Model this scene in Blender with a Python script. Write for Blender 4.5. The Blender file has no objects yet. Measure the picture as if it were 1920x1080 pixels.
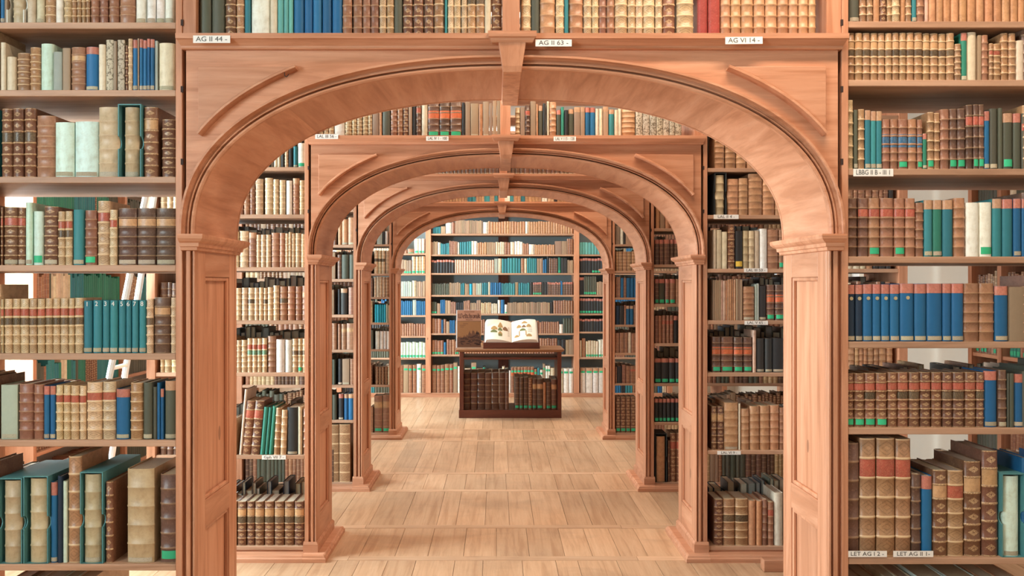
import bpy, math, random
from math import sin, cos, pi, radians, copysign
from mathutils import Vector, Matrix, Euler

random.seed(7)
sc = bpy.context.scene
C = sc.collection

# ------------------------------------------------------------------ camera
F = 1500.0          # focal length in pixels of the 1920 wide frame
VX, VY = 932.0, 535.0
CX, CZ = -0.051, 1.56
cam = bpy.data.cameras.new('camera')
camo = bpy.data.objects.new('camera', cam)
C.objects.link(camo)
camo.location = (CX, 0, CZ)
camo.rotation_euler = (pi / 2, 0, 0)
cam.sensor_width = 36
cam.lens = F / 1920 * 36
cam.shift_x = (960 - VX) / 1920
cam.shift_y = -(540 - VY) / 1920
cam.clip_start = 0.02
sc.camera = camo

# ------------------------------------------------------------------ world, exposure, big lights
sc.view_settings.view_transform = 'Standard'
sc.view_settings.look = 'None'
sc.view_settings.gamma = 1
sc.view_settings.use_curve_mapping = False
sc.view_settings.exposure = -0.38
sc.cycles.use_denoising = True
sc.cycles.max_bounces = 8
sc.cycles.diffuse_bounces = 5
sc.cycles.glossy_bounces = 3
w = bpy.data.worlds.new('overcast_sky')
sc.world = w
w.use_nodes = True
w.node_tree.nodes['Background'].inputs[0].default_value = (0.86, 0.94, 1.0, 1)
w.node_tree.nodes['Background'].inputs[1].default_value = 1.2

XW = 3.4            # side walls at +-XW
YA = [2.73, 4.56, 6.11, 8.14]   # front planes of the four arches
DEP = 0.44
ZC = 3.55           # ceiling


def area(name, loc, rot, sx, sy, power, col):
    l = bpy.data.lights.new(name, 'AREA')
    l.shape = 'RECTANGLE'
    l.size, l.size_y = sx, sy
    l.energy = power
    l.color = col
    o = bpy.data.objects.new(name, l)
    C.objects.link(o)
    o.location = loc
    o.rotation_euler = rot
    return o


# window daylight: side, aisle centre y, width along y, power
WIN = [(-1, -0.3, 1.8, 330), (-1, 3.86, 1.0, 480), (-1, 4.98, 0.42, 220), (-1, 8.12, 0.5, 330), (-1, 10.0, 1.7, 420),
       (1, -0.6, 2.0, 20), (1, 3.80, 0.9, 8), (1, 7.35, 1.0, 10), (1, 10.0, 1.7, 40)]
def win_z(y): return (1.6, 3.35) if y < 1 else (0.8, 3.1)     # unseen near-aisle windows: sill raised to keep shelf undersides darker


for (sx, y, wy, p) in WIN:
    zl, zh = win_z(y)
    area('window_daylight', (sx * (XW + 0.16), y, (zl + zh) / 2), (0, sx * pi / 2, 0), zh - zl, wy, p, (0.76, 0.94, 1.0) if sx < 0 else (1.0, 0.88, 0.74))
# ceiling lamps over each aisle (modelled below): x, y, length, width, power
LAMP = [(0.9, 2.0, 1.2, 0.16, 58), (0.5, 3.98, 1.3, 0.16, 42), (0.3, 5.62, 1.3, 0.16, 34), (0.3, 7.55, 1.3, 0.16, 46), (0.0, 9.9, 2.4, 0.4, 58)]
for (x, y, lx, wy, p) in LAMP:
    area('ceiling_lamp_light', (x, y, ZC - 0.09), (0, 0, 0), lx, wy, p, (1.0, 0.79, 0.60))


# ------------------------------------------------------------------ materials
def new_mat(name):
    m = bpy.data.materials.new(name)
    m.use_nodes = True
    nt = m.node_tree
    b = nt.nodes['Principled BSDF']
    return m, nt, b


def nd(nt, t, **kw):
    n = nt.nodes.new(t)
    for k, v in kw.items():
        setattr(n, k, v)
    return n


def mth(nt, op, a, b=None, clamp=False):
    n = nt.nodes.new('ShaderNodeMath')
    n.operation = op
    n.use_clamp = clamp
    for i, v in enumerate((a, b)):
        if v is None:
            continue
        if isinstance(v, (int, float)):
            n.inputs[i].default_value = v
        else:
            nt.links.new(v, n.inputs[i])
    return n.outputs[0]


def mix(nt, f, a, b, mode='MIX'):
    n = nt.nodes.new('ShaderNodeMix')
    n.data_type = 'RGBA'
    n.blend_type = mode
    for idx, v in ((0, f), (6, a), (7, b)):
        if isinstance(v, (int, float)):
            n.inputs[idx].default_value = v
        elif isinstance(v, tuple):
            n.inputs[idx].default_value = (v[0], v[1], v[2], 1)
        else:
            nt.links.new(v, n.inputs[idx])
    return n.outputs[2]


def noise(nt, coord, scale, detail=3, rough=0.55, vec=(1, 1, 1), dist=0.0):
    mp = nd(nt, 'ShaderNodeMapping')
    mp.inputs['Scale'].default_value = vec
    nt.links.new(coord, mp.inputs[0])
    n = nd(nt, 'ShaderNodeTexNoise')
    n.inputs['Scale'].default_value = scale
    n.inputs['Detail'].default_value = detail
    n.inputs['Roughness'].default_value = rough
    n.inputs['Distortion'].default_value = dist
    nt.links.new(mp.outputs[0], n.inputs[0])
    return n.outputs[0]


def ramp(nt, f, pts):
    r = nd(nt, 'ShaderNodeValToRGB')
    e = r.color_ramp.elements
    while len(e) < len(pts):
        e.new(0.5)
    for i, (p, c) in enumerate(pts):
        e[i].position = p
        e[i].color = (c[0], c[1], c[2], 1)
    nt.links.new(f, r.inputs[0])
    return r.outputs[0]


def wood(name, vec, light, mid, dark, rough=0.42, knots=True):
    m, nt, b = new_mat(name)
    tc = nd(nt, 'ShaderNodeTexCoord')
    oi = nd(nt, 'ShaderNodeObjectInfo')
    add = nd(nt, 'ShaderNodeVectorMath', operation='ADD')
    mul = nd(nt, 'ShaderNodeVectorMath', operation='SCALE')
    comb = nd(nt, 'ShaderNodeCombineXYZ')
    nt.links.new(oi.outputs['Random'], comb.inputs[0])
    nt.links.new(oi.outputs['Random'], comb.inputs[2])
    nt.links.new(comb.outputs[0], mul.inputs[0])
    mul.inputs['Scale'].default_value = 37.0
    nt.links.new(tc.outputs['Object'], add.inputs[0])
    nt.links.new(mul.outputs[0], add.inputs[1])
    co = add.outputs[0]
    g = noise(nt, co, 3.2, 4, 0.6, vec, 0.6)
    fine = noise(nt, co, 22, 3, 0.7, vec, 0.2)
    big = noise(nt, co, 1.6, 2, 0.5)
    col = ramp(nt, g, [(0.33, dark), (0.5, mid), (0.68, light)])
    streak = mth(nt, 'MULTIPLY', mth(nt, 'SUBTRACT', noise(nt, co, 9, 5, 0.7, vec, 1.0), 0.50), 2.4, True)
    col = mix(nt, mth(nt, 'MULTIPLY', fine, 0.42), col, dark)
    col = mix(nt, mth(nt, 'MULTIPLY', streak, 0.42), col, tuple(c * 0.62 for c in dark))
    col = mix(nt, mth(nt, 'MULTIPLY', big, 0.35), col, mid)
    if knots:
        v = nd(nt, 'ShaderNodeTexVoronoi')
        v.inputs['Scale'].default_value = 3.4
        mp = nd(nt, 'ShaderNodeMapping')
        mp.inputs['Scale'].default_value = tuple(0.45 if q < 3 else 1.0 for q in vec)
        nt.links.new(co, mp.inputs[0])
        nt.links.new(mp.outputs[0], v.inputs[0])
        k = mth(nt, 'LESS_THAN', v.outputs['Distance'], 0.045)
        col = mix(nt, mth(nt, 'MULTIPLY', k, 0.55), col, tuple(c * 0.35 for c in dark))
    if name.startswith('floor'):
        geo = nd(nt, 'ShaderNodeNewGeometry')
        st = noise(nt, geo.outputs['Position'], 1.7, 5, 0.6, (1, 1.6, 1), 0.8)
        st = mth(nt, 'MULTIPLY', mth(nt, 'SUBTRACT', st, 0.50), 3.5, True)
        col = mix(nt, mth(nt, 'MULTIPLY', st, 0.42), col, (0.27, 0.165, 0.105))
    tone = mth(nt, 'ADD', mth(nt, 'MULTIPLY', oi.outputs['Random'], 0.22), 0.86)
    hs = nd(nt, 'ShaderNodeHueSaturation')
    nt.links.new(tone, hs.inputs['Value'])
    nt.links.new(col, hs.inputs['Color'])
    nt.links.new(hs.outputs[0], b.inputs['Base Color'])
    b.inputs['Roughness'].default_value = rough
    b.inputs['Specular IOR Level'].default_value = 0.35
    bp = nd(nt, 'ShaderNodeBump')
    bp.inputs['Strength'].default_value = 0.12
    bp.inputs['Distance'].default_value = 0.002
    nt.links.new(fine, bp.inputs['Height'])
    nt.links.new(bp.outputs[0], b.inputs['Normal'])
    return m


PL, PM, PD = (0.67, 0.355, 0.222), (0.57, 0.27, 0.155), (0.39, 0.16, 0.08)
M = {}
M['wood_v'] = wood('pine_upright', (7, 7, 0.5), PL, PM, PD)
M['wood_h'] = wood('pine_lengthwise', (0.5, 7, 7), PL, PM, PD)
M['wood_y'] = wood('pine_crosswise', (6, 0.6, 6), PL, PM, PD)
M['shelf'] = wood('pine_shelf', (0.5, 7, 7), (0.58, 0.365, 0.25), (0.49, 0.29, 0.185), (0.32, 0.175, 0.105), 0.5)
M['floor'] = wood('floor_boards', (9, 0.55, 4), (0.70, 0.47, 0.30), (0.62, 0.39, 0.235), (0.46, 0.26, 0.145), 0.38, False)
M['floor_x'] = wood('floor_cross_board', (0.55, 9, 4), (0.74, 0.50, 0.33), (0.66, 0.42, 0.26), (0.5, 0.29, 0.17), 0.36, False)
M['mahogany'] = wood('dark_mahogany', (0.6, 6, 6), (0.20, 0.062, 0.035), (0.15, 0.045, 0.026), (0.085, 0.025, 0.016), 0.38, False)
M['mahogany_v'] = wood('dark_mahogany_upright', (6, 6, 0.6), (0.20, 0.062, 0.035), (0.15, 0.045, 0.026), (0.085, 0.025, 0.016), 0.38, False)
M['oak_top'] = wood('table_top_oak', (0.6, 6, 6), (0.45, 0.24, 0.12), (0.36, 0.18, 0.09), (0.22, 0.10, 0.05), 0.35, False)


def plain(name, col, rough=0.6, bump=0, metal=0.0, var=0.25, nscale=30):
    m, nt, b = new_mat(name)
    tc = nd(nt, 'ShaderNodeTexCoord')
    n = noise(nt, tc.outputs['Object'], nscale, 4, 0.6)
    c = mix(nt, mth(nt, 'MULTIPLY', n, var), col, tuple(q * 0.55 for q in col))
    nt.links.new(c, b.inputs['Base Color'])
    b.inputs['Roughness'].default_value = rough
    b.inputs['Metallic'].default_value = metal
    if bump:
        bp = nd(nt, 'ShaderNodeBump')
        bp.inputs['Strength'].default_value = bump
        bp.inputs['Distance'].default_value = 0.002
        nt.links.new(n, bp.inputs['Height'])
        nt.links.new(bp.outputs[0], b.inputs['Normal'])
    return m


M['plaster'] = plain('plaster', (0.62, 0.56, 0.47), 0.85, 0.1, 0, 0.12, 6)
M['ceiling'] = plain('ceiling_paint', (0.46, 0.41, 0.35), 0.9, 0, 0, 0.08, 3)
M['backpanel'] = plain('blue_grey_back_panel', (0.30, 0.38, 0.40), 0.6, 0.05, 0, 0.3, 5)
M['hole'] = plain('peg_hole_dark', (0.035, 0.015, 0.010), 0.8)
M['white_metal'] = plain('white_metal', (0.80, 0.86, 0.88), 0.25, 0, 0.2, 0.05)
M['white_frame'] = plain('white_window_frame', (0.82, 0.82, 0.80), 0.5, 0, 0, 0.05)
M['card'] = plain('white_card', (0.80, 0.78, 0.74), 0.7, 0, 0, 0.08, 60)
M['ink'] = plain('printed_ink', (0.10, 0.095, 0.09), 0.7)
M['ink_brown'] = plain('brown_printing_ink', (0.07, 0.022, 0.012), 0.7)
M['page_white'] = plain('open_book_page', (0.90, 0.84, 0.73), 0.75, 0, 0, 0.06, 12)
M['map_tan'] = plain('printed_tan', (0.48, 0.30, 0.11), 0.75, 0, 0, 0.5, 120)
M['map_green'] = plain('printed_green', (0.18, 0.21, 0.07), 0.75, 0, 0, 0.5, 120)
M['map_brown'] = plain('printed_brown', (0.25, 0.12, 0.05), 0.75, 0, 0, 0.5, 120)
M['text_grey'] = plain('printed_text_grey', (0.42, 0.34, 0.27), 0.75, 0, 0, 0.3, 200)
M['poster_tan'] = plain('poster_paper', (0.43, 0.21, 0.125), 0.7, 0, 0, 0.15, 40)
M['poster_gold'] = plain('poster_print_gold', (0.31, 0.135, 0.045), 0.7, 0, 0, 0.35, 50)
M['poster_brown'] = plain('poster_print_brown', (0.055, 0.018, 0.008), 0.7, 0, 0, 0.7, 90)
M['poster_mid'] = plain('poster_print_mid', (0.14, 0.052, 0.020), 0.7, 0, 0, 0.6, 70)
M['slip_teal'] = plain('slipcase_teal_cloth', (0.075, 0.24, 0.255), 0.6, 0.1, 0, 0.25, 80)
M['slip_white'] = plain('slipcase_white_card', (0.66, 0.66, 0.60), 0.6, 0, 0, 0.2, 30)
M['slip_black'] = plain('slipcase_black_cloth', (0.03, 0.035, 0.035), 0.6, 0.1, 0, 0.25, 80)
m, nt, b = new_mat('window_glass')
tr = nd(nt, 'ShaderNodeBsdfTransparent')
gl = nd(nt, 'ShaderNodeBsdfGlossy')
gl.inputs['Roughness'].default_value = 0.05
mx = nd(nt, 'ShaderNodeMixShader')
mx.inputs[0].default_value = 0.06
nt.links.new(tr.outputs[0], mx.inputs[1])
nt.links.new(gl.outputs[0], mx.inputs[2])
nt.links.new(mx.outputs[0], nt.nodes['Material Output'].inputs[0])
M['glass'] = m
m, nt, b = new_mat('opal_lamp')
b.inputs['Base Color'].default_value = (0.9, 0.88, 0.82, 1)
b.inputs['Emission Color'].default_value = (1, 0.85, 0.68, 1)
b.inputs['Emission Strength'].default_value = 2.0
M['opal'] = m


def book_mat(name, kind):
    """book surfaces take their dye colour from the mesh attribute 'dye'"""
    m, nt, b = new_mat(name)
    at = nd(nt, 'ShaderNodeAttribute', attribute_name='dye')
    tc = nd(nt, 'ShaderNodeTexCoord')
    col = at.outputs['Color']
    n1 = noise(nt, tc.outputs['Object'], 38, 4, 0.65)
    n2 = noise(nt, tc.outputs['Object'], 160, 3, 0.6)
    dark = mix(nt, 1.0, col, (0.42, 0.36, 0.33), 'MULTIPLY')
    lite = mix(nt, 0.30, col, (0.85, 0.62, 0.42))
    rough = 0.5
    if kind in ('plain', 'gilt', 'lattice', 'label'):
        f = mth(nt, 'MULTIPLY', mth(nt, 'SUBTRACT', n1, 0.42), 2.6, True)
        col = mix(nt, mth(nt, 'MULTIPLY', f, 0.75), col, dark)
        g = mth(nt, 'MULTIPLY', mth(nt, 'SUBTRACT', n2, 0.54), 3.5, True)
        col = mix(nt, mth(nt, 'MULTIPLY', g, 0.55), col, lite)
        rough = 0.36
    if kind in ('gilt', 'lattice', 'plain'):
        uv = nd(nt, 'ShaderNodeUVMap', uv_map='UVMap')
        sx = nd(nt, 'ShaderNodeSeparateXYZ')
        nt.links.new(uv.outputs[0], sx.inputs[0])
        u, v = sx.outputs[0], sx.outputs[1]
        on = mth(nt, 'GREATER_THAN', u, -0.5)
        p = mth(nt, 'FRACT', mth(nt, 'MULTIPLY', v, 6.0))
        du = mth(nt, 'ABSOLUTE', mth(nt, 'SUBTRACT', u, 0.5))
        dp = mth(nt, 'ABSOLUTE', mth(nt, 'SUBTRACT', p, 0.5))
        line = mth(nt, 'GREATER_THAN', dp, 0.435)
        if kind == 'plain':
            f = mth(nt, 'MULTIPLY', mth(nt, 'MULTIPLY', line, on), 0.30)
            col = mix(nt, f, col, (0.55, 0.36, 0.19))
        else:
            s = mth(nt, 'ADD', mth(nt, 'MULTIPLY', du, 0.9), dp)
            wear = mth(nt, 'MULTIPLY', mth(nt, 'SUBTRACT', noise(nt, tc.outputs['Object'], 240, 2), 0.30), 3.0, True)
            if kind == 'gilt':
                orn = mth(nt, 'LESS_THAN', mth(nt, 'ABSOLUTE', mth(nt, 'SUBTRACT', s, 0.13)), 0.085)
                f = mth(nt, 'MAXIMUM', mth(nt, 'MULTIPLY', line, 0.8), mth(nt, 'MULTIPLY', orn, 0.62))
                f = mth(nt, 'MULTIPLY', mth(nt, 'MULTIPLY', f, on), wear)
                col = mix(nt, f, col, (0.72, 0.50, 0.27))
            else:
                ring = mth(nt, 'LESS_THAN', mth(nt, 'ABSOLUTE', mth(nt, 'SUBTRACT', s, 0.36)), 0.035)
                core = mth(nt, 'LESS_THAN', mth(nt, 'ABSOLUTE', mth(nt, 'SUBTRACT', s, 0.16)), 0.03)
                f = mth(nt, 'MULTIPLY', mth(nt, 'MAXIMUM', ring, core), 0.62)
                f = mth(nt, 'MULTIPLY', mth(nt, 'MULTIPLY', f, on), wear)
                col = mix(nt, f, col, (0.16, 0.085, 0.04))
                f2 = mth(nt, 'MULTIPLY', mth(nt, 'MULTIPLY', line, on), 0.6)
                col = mix(nt, f2, col, (0.80, 0.60, 0.36))
    if kind == 'cloth':
        col = mix(nt, mth(nt, 'MULTIPLY', n1, 0.45), col, mix(nt, 1.0, col, (0.5, 0.55, 0.6), 'MULTIPLY'))
        rough = 0.55
    if kind == 'vellum':
        f = mth(nt, 'MULTIPLY', mth(nt, 'SUBTRACT', n1, 0.45), 2.2, True)
        n3 = noise(nt, tc.outputs['Object'], 17, 5, 0.7)
        col = mix(nt, mth(nt, 'MULTIPLY', f, 0.7), col, mix(nt, 1.0, col, (0.62, 0.50, 0.36), 'MULTIPLY'))
        f = mth(nt, 'MULTIPLY', mth(nt, 'SUBTRACT', n3, 0.48), 2.6, True)
        col = mix(nt, mth(nt, 'MULTIPLY', f, 0.65), col, mix(nt, 1.0, col, (0.45, 0.40, 0.34), 'MULTIPLY'))
        rough = 0.4
    if kind == 'pages':
        st = noise(nt, tc.outputs['Object'], 60, 2, 0.7, (14, 1, 0.5))
        col = mix(nt, mth(nt, 'MULTIPLY', st, 0.7), col, mix(nt, 1.0, col, (0.45, 0.38, 0.30), 'MULTIPLY'))
        rough = 0.8
    if kind == 'marbled':
        f = mth(nt, 'GREATER_THAN', noise(nt, tc.outputs['Object'], 55, 2, 0.5, (1, 1, 1), 2.0), 0.53)
        col = mix(nt, mth(nt, 'MULTIPLY', f, 0.8), col, (0.12, 0.085, 0.05))
        rough = 0.6
    if kind == 'print':
        f = mth(nt, 'GREATER_THAN', noise(nt, tc.outputs['Object'], 330, 2, 0.5, (1, 1, 3)), 0.60)
        col = mix(nt, mth(nt, 'MULTIPLY', f, 0.45), col, (0.05, 0.05, 0.04))
        rough = 0.7
    if kind == 'label':
        f = mth(nt, 'GREATER_THAN', noise(nt, tc.outputs['Object'], 300, 2, 0.5, (1, 1, 4)), 0.60)
        col = mix(nt, mth(nt, 'MULTIPLY', f, 0.4), col, (0.70, 0.46, 0.22))
    nt.links.new(col, b.inputs['Base Color'])
    b.inputs['Roughness'].default_value = rough
    b.inputs['Specular IOR Level'].default_value = 0.4
    bp = nd(nt, 'ShaderNodeBump')
    bp.inputs['Strength'].default_value = 0.25
    bp.inputs['Distance'].default_value = 0.0015
    nt.links.new(n2, bp.inputs['Height'])
    nt.links.new(bp.outputs[0], b.inputs['Normal'])
    return m


BK = ['plain', 'gilt', 'lattice', 'cloth', 'vellum', 'pages', 'label', 'print', 'marbled']
BMAT = [book_mat('book_' + k, k) for k in BK]
BI = {k: i for i, k in enumerate(BK)}


# ------------------------------------------------------------------ mesh builder
class MB:
    def __init__(s):
        s.v = []; s.f = []; s.m = []; s.c = []; s.uv = []; s.sm = []

    def add(s, vs, fs, mi=0, col=(1, 1, 1), uvs=None, smooth=False):
        o = len(s.v)
        s.v += [tuple(p) for p in vs]
        s.c += [col] * len(vs)
        s.uv += uvs if uvs else [(-1.0, -1.0)] * len(vs)
        for f in fs:
            s.f.append(tuple(i + o for i in f)); s.m.append(mi); s.sm.append(smooth)

    def box(s, x0, x1, y0, y1, z0, z1, mi=0, col=(1, 1, 1)):
        s.add([(x0, y0, z0), (x1, y0, z0), (x1, y1, z0), (x0, y1, z0), (x0, y0, z1), (x1, y0, z1), (x1, y1, z1), (x0, y1, z1)],
              [(0, 3, 2, 1), (4, 5, 6, 7), (0, 1, 5, 4), (1, 2, 6, 5), (2, 3, 7, 6), (3, 0, 4, 7)], mi, col)
        return s

    def loft(s, rings, mi=0, cap=True, col=(1, 1, 1), smooth=False):
        n = len(rings[0])
        vs = [p for r in rings for p in r]
        fs = []
        for k in range(len(rings) - 1):
            for i in range(n):
                j = (i + 1) % n
                fs.append((k * n + i, k * n + j, (k + 1) * n + j, (k + 1) * n + i))
        if cap:
            fs.append(tuple(reversed(range(n))))
            fs.append(tuple((len(rings) - 1) * n + i for i in range(n)))
        s.add(vs, fs, mi, col, None, smooth)
        return s

    def bar(s, a, b, r, n=8, mi=0):
        a, b = Vector(a), Vector(b)
        d = (b - a).normalized()
        u = d.orthogonal().normalized(); w_ = d.cross(u)
        ring = lambda c: [c + (u * cos(2 * pi * i / n) + w_ * sin(2 * pi * i / n)) * r for i in range(n)]
        return s.loft([ring(a), ring(b)], mi)

    def mesh(s, name, mats, book=False):
        me = bpy.data.meshes.new(name)
        me.from_pydata(s.v, [], s.f)
        for q in mats:
            me.materials.append(q)
        me.polygons.foreach_set('material_index', s.m)
        me.polygons.foreach_set('use_smooth', s.sm)
        if book:
            a = me.attributes.new('dye', 'FLOAT_COLOR', 'POINT')
            flat = []
            for q in s.c:
                flat += [q[0], q[1], q[2], 1.0]
            a.data.foreach_set('color', flat)
            uvl = me.uv_layers.new(name='UVMap')
            li = [0] * len(me.loops)
            me.loops.foreach_get('vertex_index', li)
            fl = []
            for i in li:
                fl += s.uv[i]
            uvl.data.foreach_set('uv', fl)
        me.update()
        return me

    def build(s, name, mat, parent=None, book=False, bevel=0):
        mats = mat if isinstance(mat, list) else [mat]
        me = s.mesh(name, mats, book)
        o = bpy.data.objects.new(name, me)
        C.objects.link(o)
        if parent:
            o.parent = parent
        if bevel:
            md = o.modifiers.new('bevel', 'BEVEL')
            md.width = bevel
            md.segments = 2
            md.limit_method = 'ANGLE'
        return o


def tag(o, label=None, cat=None, group=None, kind=None):
    if label: o['label'] = label
    if cat: o['category'] = cat
    if group: o['group'] = group
    if kind: o['kind'] = kind
    return o


def empty(name, loc=(0, 0, 0), rz=0):
    o = bpy.data.objects.new(name, None)
    C.objects.link(o)
    o.location = loc
    o.rotation_euler = (0, 0, rz)
    o.empty_display_size = 0.1
    return o


def box(name, mat, parent, x0, x1, y0, y1, z0, z1, bevel=0.002):
    return MB().box(x0, x1, y0, y1, z0, z1).build(name, mat, parent, False, bevel)


def PX(x, Y): return CX + (x - VX) / F * Y
def PZ(y, Y): return CZ + (VY - y) / F * Y


def text_mesh(s, size, depth=0.0003):
    cu = bpy.data.curves.new('lettering', 'FONT')
    cu.body = s
    cu.size = size
    cu.align_x = 'CENTER'
    cu.align_y = 'CENTER'
    cu.extrude = depth
    cu.resolution_u = 3
    o = bpy.data.objects.new('lettering_source', cu)
    C.objects.link(o)
    dg = bpy.context.evaluated_depsgraph_get()
    me = bpy.data.meshes.new_from_object(o.evaluated_get(dg))
    bpy.data.objects.remove(o)
    bpy.data.curves.remove(cu)
    me.name = 'lettering'
    return me


def text(s, size, loc, parent, mat, name='lettering', rot=(pi / 2, 0, 0), sx=1.0):
    me = text_mesh(s, size)
    me.materials.clear()
    me.materials.append(mat)
    o = bpy.data.objects.new(name, me)
    C.objects.link(o)
    o.parent = parent
    o.location = loc
    o.rotation_euler = rot
    o.scale = (sx, 1, 1)
    return o


# ------------------------------------------------------------------ the room
def structure(o): o['kind'] = 'structure'; return o


YB = 11.18           # front of the end bookcase
Y0, Y1 = -2.6, YB + 0.42
floor = structure(MB().box(-XW - 0.2, XW + 0.2, Y0, Y1 + 0.2, -0.12, -0.02).build('floor', M['floor']))
tag(floor, 'pale planked wooden floor running through the arches')
rows = [(2.4, 4.535), (4.605, 5.135), (5.205, 6.05), (6.11, 6.61), (6.67, 7.99), (8.06, 8.62), (8.69, Y1)]
meshes = {}
for ri, (ya, yb) in enumerate(rows):
    x = -XW
    while x < XW:
        wd = random.choice((0.125, 0.16, 0.19, 0.205, 0.22))
        key = (ri, wd)
        if key not in meshes:
            mb = MB().box(0.0012, wd - 0.0012, ya + 0.001, yb - 0.001, -0.02, 0.0)
            meshes[key] = mb.mesh('plank', [M['floor']])
        o = bpy.data.objects.new('plank', meshes[key])
        C.objects.link(o)
        o.parent = floor
        o.location = (x, 0, random.uniform(-0.0006, 0.0006))
        x += wd
for k in range(len(rows) - 1):
    ya, yb = rows[k][1], rows[k + 1][0]
    for (xa, xb) in ((-XW, -0.9), (-0.9, 0.75), (0.75, XW)):
        o = MB().box(xa + 0.001, xb - 0.001, ya, yb, -0.02, 0.0008).build('cross_plank', M['floor_x'], floor)

ceil = structure(MB().box(-XW - 0.2, XW + 0.2, Y0, Y1 + 0.2, ZC, ZC + 0.1).build('ceiling', M['ceiling']))
tag(ceil, 'plain painted ceiling above the bookcases')
structure(MB().box(-XW - 0.2, XW + 0.2, Y1, Y1 + 0.2, 0, ZC).build('wall_back', M['plaster']))
structure(MB().box(-XW - 0.2, XW + 0.2, Y0 - 0.2, Y0, 0, ZC).build('wall_front', M['plaster']))
nwin = 0
for side, sx in (('left', -1), ('right', 1)):
    mb = MB()
    xa, xb = sorted((sx * XW, sx * (XW + 0.2)))
    ycur = Y0
    for (sd, y, wy, _) in WIN:
        if sd != sx:
            continue
        ZW0, ZW1 = win_z(y)
        mb.box(xa, xb, ycur, y - wy / 2, 0, ZC)
        mb.box(xa, xb, y - wy / 2, y + wy / 2, 0, ZW0)
        mb.box(xa, xb, y - wy / 2, y + wy / 2, ZW1, ZC)
        ycur = y + wy / 2
    mb.box(xa, xb, ycur, Y1, 0, ZC)
    structure(mb.build('wall_' + side, M['plaster']))
    for (sd, y, wy, _) in WIN:
        if sd != sx:
            continue
        nwin += 1
        ZW0, ZW1 = win_z(y)
        x = sx * (XW + 0.06)
        t = structure(empty('window_%d' % nwin, (x, y, ZW0)))
        h = ZW1 - ZW0
        for s2 in (-1, 1):
            box('window_stile', M['white_frame'], t, -0.03, 0.03, s2 * wy / 2 - 0.03, s2 * wy / 2 + 0.03, 0, h)
        for zz in (0.0, h * 0.62, h - 0.06):
            box('window_rail', M['white_frame'], t, -0.025, 0.025, -wy / 2 + 0.03, wy / 2 - 0.03, zz, zz + 0.06)
        if wy > 0.7:
            box('mullion', M['white_frame'], t, -0.024, 0.024, -0.025, 0.025, 0.06, h - 0.06)
        MB().box(-0.003, 0.003, -wy / 2 + 0.02, wy / 2 - 0.02, 0.02, h - 0.02).build('pane', M['glass'], t)
        box('window_sill', M['white_frame'], t, -0.13 if sx > 0 else -0.0, 0.0 if sx > 0 else 0.13, -wy / 2 - 0.05, wy / 2 + 0.05, -0.05, 0.0)

NM = ['nearest', 'second', 'third', 'farthest']
ORD = ['first', 'second', 'third', 'fourth', 'fifth', 'sixth', 'seventh', 'eighth', 'ninth', 'tenth', 'eleventh', 'twelfth',
       'thirteenth', 'fourteenth', 'fifteenth', 'sixteenth', 'seventeenth', 'eighteenth', 'nineteenth', 'twentieth',
       'twenty-first', 'twenty-second', 'twenty-third', 'twenty-fourth', 'twenty-fifth', 'twenty-sixth', 'twenty-seventh']
for i, (x, y, lx, wy, p) in enumerate(LAMP):
    t = empty('ceiling_lamp', (x, y, ZC - 0.08))
    nm = ['in front of the nearest arch', 'behind the nearest arch', 'behind the second arch', 'behind the third arch', 'above the display table'][i]
    tag(t, 'flat opal ceiling lamp ' + nm, 'lamp', 'ceiling lamps over the aisles')
    box('housing', M['white_frame'], t, -lx / 2 - 0.05, lx / 2 + 0.05, -wy / 2 - 0.04, wy / 2 + 0.04, 0.0, 0.08)
    box('diffuser', M['opal'], t, -lx / 2, lx / 2, -wy / 2, wy / 2, -0.004, 0.0, 0)

# ------------------------------------------------------------------ arches
A_IN, B_OUT, SPR = 1.082, 1.148, 1.733
RISE = 0.562
NEXP = 2.28
TOP = 2.407          # top of the ledge that carries the books above the arch


def arch_pts(n=56):
    pts = []
    for i in range(n + 1):
        t = pi * i / n
        cx_, sz = cos(t), sin(t)
        pts.append((copysign(abs(cx_) ** (2 / NEXP), cx_) * A_IN, SPR + abs(sz) ** (2 / NEXP) * RISE))
    return pts


AP = arch_pts(64)
AN = []
for i in range(len(AP)):
    a = AP[max(i - 1, 0)]; b_ = AP[min(i + 1, len(AP) - 1)]
    tx, tz = b_[0] - a[0], b_[1] - a[1]
    l = math.hypot(tx, tz)
    AN.append((tz / l, -tx / l))
AN[0] = (1, 0); AN[-1] = (-1, 0)


def offs(d): return [(p[0] + n[0] * d, p[1] + n[1] * d) for p, n in zip(AP, AN)]


def sweep(profile, mat, name, parent, flip=False):
    """profile: closed list of (outward offset, y)"""
    rings = []
    for p, n in zip(AP, AN):
        rings.append([(p[0] + n[0] * d, y, p[1] + n[1] * d) for d, y in profile])
    return MB().loft(rings).build(name, mat, parent)


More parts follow.
